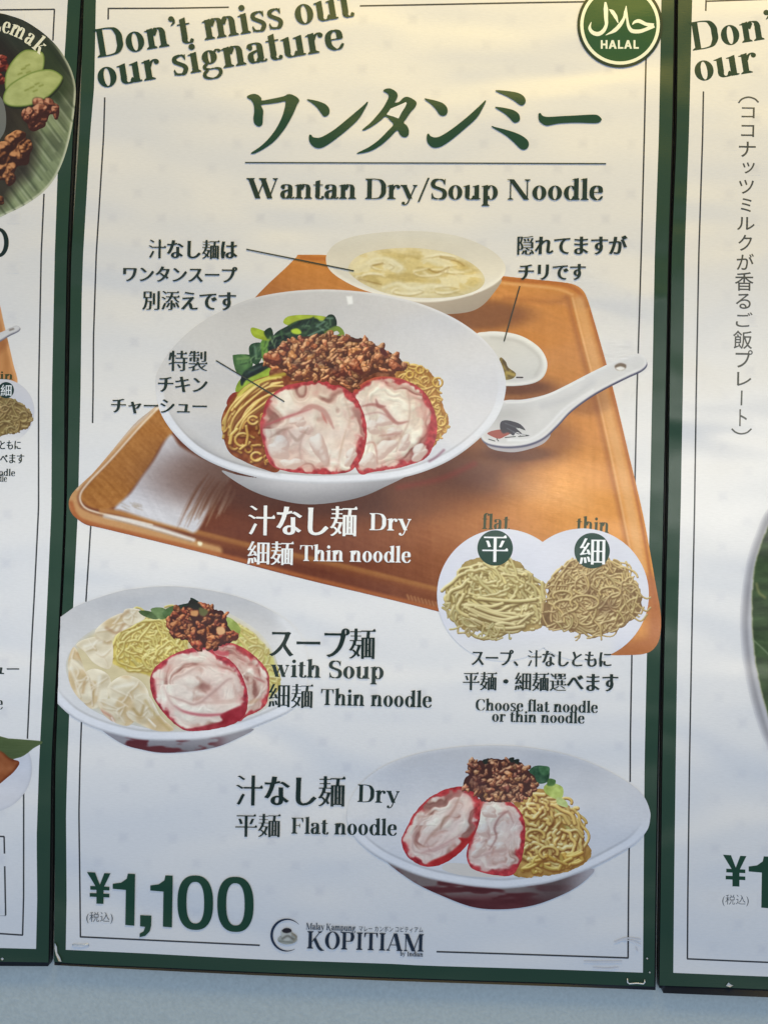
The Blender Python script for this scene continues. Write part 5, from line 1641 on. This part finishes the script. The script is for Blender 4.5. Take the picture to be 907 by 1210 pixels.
# ------------------------------------------------------------------ wear: staples and torn corner
def wire(name, pts, r, parent, mat, label=None):
    """round wire along sheet-coordinate points (u, v, height above the sheet)"""
    P = np.array(pts, float)
    W = np.array([plane(u, v, h) for u, v, h in P])
    n = 8; V = []; Fc = []
    for i in range(len(W)):
        t = W[min(i + 1, len(W) - 1)] - W[max(i - 1, 0)]; t /= np.linalg.norm(t)
        a = np.cross(t, [0.3, 1, .2]); a /= np.linalg.norm(a); b = np.cross(t, a)
        for k in range(n):
            V.append(W[i] + r * (a * math.cos(k * 2 * math.pi / n) + b * math.sin(k * 2 * math.pi / n)))
    for i in range(len(W) - 1):
        for k in range(n): Fc.append([i * n + k, i * n + (k + 1) % n, (i + 1) * n + (k + 1) % n, (i + 1) * n + k])
    Fc.append(list(range(n))[::-1]); Fc.append([(len(W) - 1) * n + k for k in range(n)])
    loops = [i for f in Fc for i in f]; st = np.cumsum([0] + [len(f) for f in Fc[:-1]])
    return mesh_np(name, np.array(V), loops, st, parent, mat, None, label)


wire('staple', [(740.5, 1156, .001), (741, 1161, .0026), (743, 1162.4, .003), (752, 1161.8, .003), (759.5, 1162.6, .003), (761.3, 1160.6, .0026), (761, 1157.5, .001)], .0008, poster, M_STEEL)
wire('staple', [(86, 1116.4, .001), (88, 1116.3, .0022), (98, 1116.8, .0022), (104, 1115.6, .0016), (105, 1117.6, .001)], .0007, poster, M_STEEL)


def scrap(name, pts, parent, mat, h=.0016, label=None):
    from mathutils.geometry import tessellate_polygon
    P = np.array(pts, float); n = len(P)
    hh = np.array([h * (1 + .7 * math.sin(i * 2.1)) for i in range(n)])
    A = np.array([plane(u, v, k + .0008) for (u, v), k in zip(P, hh)]); B = np.array([plane(u, v, .0004) for (u, v) in P])
    tr = tessellate_polygon([[(p[0], p[1], 0) for p in P]])
    Fc = [list(t) for t in tr] + [[i, (i + 1) % n, (i + 1) % n + n, i + n] for i in range(n)]
    loops = [i for f in Fc for i in f]; st = np.cumsum([0] + [len(f) for f in Fc[:-1]])
    return mesh_np(name, np.r_[A, B], loops, st, parent, mat, None, label)


scrap('torn_flake', [(65, 1114), (67.5, 1119), (68, 1126), (71, 1131), (73, 1136.5), (69.5, 1136), (66.5, 1129), (64.6, 1121)], poster, M_PAPERTEAR)
sc = Pic(680, 1096, 772, 1150, .8)
for q, w_, a_ in (([(726, 1113), (740, 1108.5), (756, 1110)], 1.6, .8), ([(734, 1110), (748, 1112), (757, 1116)], 1.1, .7), ([(690, 1136), (712, 1136.5), (734, 1136)], 1.4, .6), ([(700, 1143), (716, 1144.5), (730, 1143)], 1.2, .7), ([(751, 1119), (753, 1124)], 1.1, .8)):
    sc.line(q, w_, PAPER - 26 * a_ * np.array([1, 1, .8]), .6, 1, cover=True)
sc.build('scuff_marks', poster, kind='stuff', soft=0)
for x, y, r in ((764, 1132.5, 1.3), (767, 1149, 1.2)):
    scrap('paint_chip', [(x - r, y), (x, y - r), (x + r, y + .2), (x + .2, y + r)], poster, M_PAPERTEAR, .0006)


# ================================================================== left poster
left = thing('menu_poster', 'cut off green bordered poster at the left showing a leaf lined plate', 'poster', plane(0., 1130.).tolist(), 'green bordered menu posters')
r_out = edge_pts(LP_out, 1137.3, NV); X0 = -420
slab('backing_board', [(X0, -46), (X0, 1139)] + [(57, 1141.8)] + list((r_out + [1.2, 0])[::-4]), .0005, .0125, left, M_BLACK)
LAYER[0] = 0
s = Shape(); rp = edge_pts(LP_paper, 1121.3, NV)
s.strip(rp, r_out, GB); s.strip(np.array([(X0, 1131), (0, 1136.4), (58, 1137.3)]), np.array([(X0, 1112), (0, 1120.2), (42.9, 1121.3)]), GB)
s.add([(X0, -46), r_out[0], rp[0] + [0, 14], (X0, -32)], [[0, 1, 2, 3]], GB)
s.strip(np.array([(X0, -32), (X0, 1131)], float), np.array([(X0 + 16, -32), (X0 + 16, 1116)], float), GB)
s.build('green_border', left)
sheet(left, np.array([[-60, X0 + 16.], [1200, X0 + 16.]]), LP_paper, [(X0 + 16, 1112.5), (0, 1120.2), (42.9, 1121.3)])
fL = lambda y: np.interp(y, [10, 48, 160, 300, 460, 600, 700, 760, 880, 935, 1060, 1105], [64.7, 62.8, 55.5, 49, 45.9, 45.9, 41, 37.7, 32.4, 28.3, 28.2, 27])
for pts in ([(fL(y), y) for y in np.linspace(10.8, 48, 6)], [(fL(y), y) for y in np.linspace(229, 873, 50)], [(fL(y), y) for y in np.linspace(936, 1105, 12)], [(-120, 13), (64.7, 11)], [(-300, 1093), (0, 1103.2), (27.5, 1105)],
            [(-90, 985), (0, 988.3), (5.6, 988.6)], [(5.2, 988.6), (6.2, 1040), (7, 1081.6)], [(7, 1081.6), (-90, 1078)]):
    poly_line(pts, 1.9, (62, 62, 62), left, 'rule_line')
motifs(left, -420, 60, 20, 1080, lambda y: -400, fL)


def leaf_plate():
    p = Pic(-4, 10, 94, 266, .6)
    out = [(-60, 16), (-20, 14), (0, 15.5), (14, 19), (30, 25), (50, 38), (66, 53), (77, 68), (85, 84), (89.5, 102), (89, 122), (86, 146), (81, 170), (74, 192), (64, 212), (50, 228), (30, 242), (10, 252), (-10, 260), (-60, 270)]

    def f(X, Y, d):
        rad = np.hypot(X + 20, Y - 130)
        a = np.arctan2(Y - 60, X + 60)
        st = fbm(X * .8 - Y * .6, (X * .6 + Y * .8) * .2, 4, 30, 3, 101)
        c = np.array([112, 122, 98.]) + ((st - .5) * 80)[..., None] * np.array([1, 1, .9])
        t = sst(60, 160, Y)[..., None]
        c = c * (.45 + .55 * t) + np.array([24, 26, 14.]) * t
        c = c * (1 - .25 * sst(.5, .8, fbm(X, Y, 30, oct=3, seed=102))[..., None])
        rim = sst(3.5, 1.2, -d) * sst(40, 70, Y)
        c = c * (1 - rim[..., None] * .8) + np.array([206, 208, 186.]) * rim[..., None] * .8
        return c
    p.poly(out, f, .8)
    for k in range(13):
        x0, y0 = 70 - k * 6, 108 + k * 11.5
        p.line([(x0, y0), (x0 + 9, y0 + 12), (x0 + 19, y0 + 25)], 1.5, (172, 180, 156), 1, .6)
        p.line([(x0 + 3, y0 - 1), (x0 + 12, y0 + 11), (x0 + 22, y0 + 24)], 1.8, (74, 86, 62), 1, .6)
    p.poly([(-6, 60), (14, 58), (30, 78), (26, 110), (40, 130), (44, 170), (38, 200), (20, 220), (-6, 236)], (44, 34, 26), 8, .8, cover=False)
    p.poly([(30, 58), (60, 50), (84, 98), (80, 110), (60, 120), (50, 90)], (46, 60, 30), 6, .6, cover=False)
    b = p.build('plate', left, 'round plate lined with dark green banana leaf')
    q = Pic(-4, 54, 80, 250, .5)
    rs = np.random.RandomState(6)
    for x, y, r in ((2, 78, 10), (-2, 94, 9), (4, 70, 6)): q.chunk(x, y, r, rs.rand(), .8, (70, 24, 18), (136, 58, 42), (206, 140, 116), rs, .6)
    for pts, sd in (([(6, 102), (8, 84), (18, 68), (30, 59), (44, 60), (52, 64), (52, 80), (44, 92), (24, 104), (10, 108)], 1), ([(4, 114), (10, 102), (24, 92), (42, 84), (60, 82), (72, 88), (74, 94), (66, 106), (52, 118), (34, 125), (16, 126), (6, 122)], 2)):
        q.poly(np.array(pts) + [1, 2.5], (38, 44, 26), 1.5)

        def cf(X, Y, d, sd=sd):
            c = np.array([172, 180, 118.]) + ((fbm(X, Y, 9, 6, 3, 110 + sd) - .5) * 30)[..., None]
            e = sst(2.4, .3, -d)[..., None]
            return c * (1 - e) + np.array([112, 132, 60.]) * e
        q.poly(pts, cf, .7, smooth=6)
    for x, y in ((26, 82), (31, 78), (32, 86), (22, 88), (36, 104), (42, 100), (30, 107), (47, 102), (40, 108)): q.line([(x, y), (x + 4, y - 1.6)], 2, (134, 142, 74), .8, .8)
    for x, y, r in ((40, 142, 14), (50, 130, 13), (60, 126, 10), (44, 134, 12), (66, 132, 7), (36, 136, 9)): q.chunk(x, y, r, rs.rand() * 3, .8, (66, 34, 26), (136, 82, 60), (206, 152, 122), rs, .9)
    for x, y, r in ((10, 190, 20), (24, 180, 18), (4, 200, 16), (30, 174, 12), (16, 166, 14), (12, 206, 12), (0, 180, 16), (-2, 235, 8)): q.chunk(x, y, r, rs.rand() * 3, .7, (62, 34, 20), (134, 84, 50), (206, 148, 100), rs, 1.0)
    q.poly([(-8, 112), (2, 116), (7, 132), (7, 150), (2, 162), (-8, 170)], (116, 118, 114), 1.5)
    q.build('fried_chicken_and_cucumber', b)


leaf_plate()
# curved word over the plate
pa = lambda t: np.array([-34 + 96 * math.cos(t), 122 + 100 * math.sin(t)])
for ch, x, y, rot, cap in (('e', 3, 38, .22, 20), ('m', 11.5, 40, .42, 20), ('a', 29, 49, .58, 20), ('k', 38.5, 56, .72, 20)):
    w_ = {'e': 9, 'm': 17.5, 'a': 10, 'k': 13}[ch]
    latin(ch, (x - 1, y), (x - 1 + w_ * math.cos(rot), y + w_ * math.sin(rot)), cap * .95, (232, 230, 206), left, label='cream letter ' + ch)
latin('L', (-14, 35), (1, 37), 19, (232, 230, 206), left, label='cream letter L')
s = Shape(); a = np.radians(np.arange(0, 360, 8)); s.strip(np.c_[-1.5 + 12.2 * np.cos(a), 286.5 + 17.5 * np.sin(a)], np.c_[-1.5 + 6.6 * np.cos(a), 286.5 + 13.6 * np.sin(a)], (28, 44, 36), True)
s.build('lettering', left, label='round figure nought')


def small_tray():
    p = Pic(-4, 350, 30, 460, .7)
    p.poly([(-40, 350), (-4, 354), (0, 360), (4, 378), (10, 404), (16, 430), (21, 452), (10, 457), (-40, 460)], lambda X, Y, d: np.array([196, 138, 84.]) + ((fbm(X, Y, 6, 40, 3, 120) - .5) * 30)[..., None] + (sst(5, 1, -d) * 22)[..., None], .8, smooth=4)
    p.poly([(-10, 398), (2, 396), (12, 402), (2, 416), (-10, 420)], (150, 88, 44), 3, .5, cover=False)
    b = p.build('tray', left)
    q = Pic(-4, 380, 30, 412, .6)
    q.poly([(-8, 398), (4, 392), (14, 387), (20, 385), (24.5, 388), (22, 392), (12, 397), (2, 403), (-8, 408)], (120, 118, 128), .8)
    q.poly([(-8, 397), (4, 391.5), (14, 386.5), (20, 384.8), (24, 387), (21, 391), (12, 395), (2, 401), (-8, 405)], (212, 210, 208), .8)
    q.line([(12, 390), (16, 388.6)], 2.4, (140, 130, 120), .6, .9)
    q.build('spoon', b)
    c = Pic(-4, 444, 46, 524, .7)
    m = np.clip(.5 - (np.hypot(c.X - 3, c.Y - 486) - 38) / 1.4, 0, 1)
    k = sst(505, 524, c.Y)[..., None]
    c.put((slice(None), slice(None)), m, np.array([206, 205, 209.]) * (1 - k) + PAPER * k)
    cb = c.build('callout', left)
    n = Pic(-4, 464, 44, 518, .55)
    pl = [(-10, 474), (6, 470), (20, 474), (30, 480), (36, 488), (38, 496), (30, 506), (14, 512), (-10, 512)]
    n.poly(pl, (138, 116, 70), 1, noise=1.5)
    noodles(n, pl, 90, 1.9, ((176, 152, 98), (100, 76, 40), (206, 188, 134)), 18, .35, 121, shadow=.5, spill=1)
    n.build('thin_noodles', cb)
    s = Shape(); a = np.radians(np.arange(0, 360, 10)); s.poly(np.c_[7.5 + 9.4 * np.cos(a), 461 + 9.6 * np.sin(a)], (28, 52, 46)); bd = s.build('badge', cb)
    kana('細', 1, 14, 454.5, 468, (222, 226, 226), bd, ex=.01, ey=0, uroko=False)
    latin('in', (0, 448), (15.5, 448.6), 9, OLIVE, left)
    kana('ともに', 0, 25, 520.5, 531, DARK, left, uroko=False)
    kana('べます', 0, 29, 536.5, 547.5, DARK, left, uroko=False)
    latin('odle', (-1, 562), (18, 562.6), 8, DARK, left)
    latin('dle', (-2, 569), (8.4, 569.4), 8, DARK, left)


small_tray()
kana('ュー', -8, 23, 788.5, 796.5, DARK, left, uroko=False, slope=0)
latin('le', (-8, 838), (3.6, 838.2), 15, DARK, left)


def small_dish():
    p = Pic(-4, 872, 46, 968, .7)
    d = np.hypot((p.X + 14) / 1.0, (p.Y - 908) * 1.0) - 52
    m = np.clip(.5 - d / 1.6, 0, 1) * (p.Y > 880)
    c = np.array([214, 213, 216.]) + (sst(4, 0, -d) * -10)[..., None] + ((fbm(p.X, p.Y, 12, oct=3, seed=131) - .5) * 8)[..., None]
    p.put((slice(None), slice(None)), m, c)
    b = p.build('dish', left)
    q = Pic(-4, 868, 54, 936, .55)
    q.poly([(-8, 870.5), (10, 872.5), (30, 874), (51, 876.6), (40, 884), (30, 892), (20, 896), (-8, 900)], lambda X, Y, d: np.array([84, 98, 56.]) + ((fbm(X + Y, Y * 3, 14, 3, 3, 132) - .5) * 20)[..., None] + (sst(2, 0, -d) * 16)[..., None], .7, smooth=3)
    q.poly([(-8, 888), (2, 888), (12, 896), (23, 900), (20, 908), (10, 918), (-8, 928)], lambda X, Y, d: np.array([156, 88, 44.]) + ((fbm(X, Y, 10, oct=3, seed=133) - .5) * 46)[..., None] - (sst(4, 0, -d) * 30)[..., None], .9, smooth=4)
    q.build('leaf_and_cake', b)


small_dish()
scrap('paint_chip', [(1, 1133), (3, 1131.4), (5, 1133), (3, 1135)], left, M_PAPERTEAR, .0006)

# ================================================================== right poster
right = thing('menu_poster', 'cut off green bordered poster at the right with one upright line of Japanese', 'poster', plane(900., 1155.).tolist(), 'green bordered menu posters')
X1 = 1330
l_out = edge_pts(RL_out, 1164.5, NV); lp = edge_pts(RL_paper, 1149.5, NV)
slab('backing_board', list((l_out - [1.0, 0])[::4]) + [(778.5, 1167.5), (782.5, 1168), (783, 1173.5), (907, 1178.5), (X1, 1196), (X1, -46)], .0005, .0125, right, M_BLACK)
LAYER[0] = 0
s = Shape()
s.strip(l_out, lp, GB); s.strip(np.array([(778.5, 1164.5), (860, 1167.3), (907, 1169.3), (X1, 1187)]), np.array([(794.9, 1149.5), (860, 1152.2), (907, 1154), (X1 - 20, 1170)]), GB)
s.add([l_out[0], (X1, -46), (X1, -32), lp[0] + [0, 14]], [[0, 1, 2, 3]], GB)
s.strip(np.array([(X1 - 20, -32), (X1 - 20, 1170)], float), np.array([(X1, -32), (X1, 1187)], float), GB)
s.build('green_border', right)
sheet(right, RL_paper, np.array([[-60, X1 - 20.], [1200, X1 - 20.]]), [(794.9, 1149.5), (860, 1152.2), (907, 1154), (X1 - 20, 1170)])
fR = lambda y: np.interp(y, [0, 13, 108, 160, 300, 460, 600, 760, 900, 1060, 1133], [833.6, 833.2, 830.4, 829.5, 825, 822, 820, 816.6, 814, 812, 811.5])
for pts in ([(fR(y), y) for y in np.linspace(0, 13, 4)], [(fR(y), y) for y in np.linspace(108, 1133, 60)], [(833, 1.5), (960, -3)], [(811, 1133), (860, 1135.2), (907, 1137.2), (1300, 1154)]):
    poly_line(pts, 1.9, (62, 62, 62), right, 'rule_line')
motifs(right, 0, 1290, 20, 1110, fR, lambda y: 1300)
latin("Don't miss out", (818, 60), (1121, 12), 33.5, INK, right)
latin('our signature', (822, 96.5), (1112, 49.5), 33.5, INK, right)
price(right, 750.5, -20.5, False)

# upright line: one character after another
VG = (84, 84, 76)
UP = [('コ', 875.5, 891, 126.7, 139.6), ('コ', 875, 890.4, 147.6, 161.8), ('ナ', 872.2, 892.2, 167.3, 185.5), ('ッ', 876.4, 891, 191.8, 205), ('ツ', 872.2, 890, 212.4, 229), ('ミ', 874.5, 887.3, 234.2, 250.5),
      ('ル', 870, 891, 256.4, 271.8), ('ク', 871.5, 887.8, 277.3, 296.4), ('が', 869.6, 890, 299.6, 319), ('香', 867.6, 889.6, 321.5, 343.6), ('る', 868.7, 886.4, 347, 365), ('ご', 868.7, 888.5, 369, 386.4),
      ('飯', 865.5, 888, 390.5, 412.4), ('プ', 868.2, 888.5, 413.6, 434.5), ('レ', 870, 887, 439.6, 456), ('ト', 872.7, 881.8, 483.6, 503.6)]
for ch, xa, xb, ya, yb_ in UP:
    kana(ch, xa, xb, ya, yb_, VG, right, ex=.006, ey=.006, uroko=False, label='upright letter ' + ch)
poly_line([(875.8, 461.5), (875.2, 479)], 2.0, VG, right, 'lettering', 'long stroke of the upright line')
poly_line(cr([(871.8, 121.6), (876, 117), (883.5, 114.8), (891, 116.8), (895.5, 121)], 5), 1.9, VG, right, 'lettering', 'opening bracket of the upright line')
poly_line(cr([(863.8, 506.6), (868.5, 510.8), (875, 512.6), (882, 511), (887.2, 506.6)], 5), 1.9, VG, right, 'lettering', 'closing bracket of the upright line')


def leaf_dish():
    p = Pic(868, 578, 1000, 900, .8)
    out = [(930, 585), (905, 603), (892, 630), (882, 660), (876, 695), (873.5, 735), (876, 775), (882, 810), (891, 845), (903, 878), (925, 910), (990, 900), (990, 580)]
    leafo = [(940, 600), (912, 614), (900, 638), (891, 668), (888, 700), (887.5, 735), (890, 770), (896, 805), (905, 840), (920, 872), (990, 880), (990, 590)]

    def f(X, Y, d):
        t = np.clip(-d / 12, 0, 1)
        c = np.array([196, 194, 196.]) - (sst(0, .7, t) * 42 - sst(.6, 1, t) * 30)[..., None] + ((fbm(X, Y, 14, 30, 3, 140) - .5) * 16)[..., None]
        k = sst(.25, 0, t)[..., None] * .6
        return c * (1 - k) + PAPER * k
    p.poly(out, f, 1.6)
    def g(X, Y, d):
        c = np.array([58, 76, 42.]) + ((fbm(X + Y * .5, Y, 20, 8, 4, 141) - .5) * 60)[..., None] * np.array([.8, 1, .7])
        k = sst(1.8, .4, -d)[..., None] * .8
        c = c * (1 - k) + np.array([168, 168, 130.]) * k
        return c - (sst(690, 600, Y) * 18)[..., None]
    p.poly(leafo, g, .9, noise=1)
    p.line([(888, 755), (900, 766), (912, 778)], 1.3, (150, 164, 130), .8, .7); p.line([(893, 690), (896, 700), (903, 706)], 3, (150, 146, 92), 1.4, .6)
    p.build('plate', right, 'round plate lined with very dark green leaf')


leaf_dish()
scrap('paint_chip', [(857, 1165), (860, 1161), (863, 1163.5), (866, 1164.2), (862, 1166.5)], right, M_PAPERTEAR, .0008)
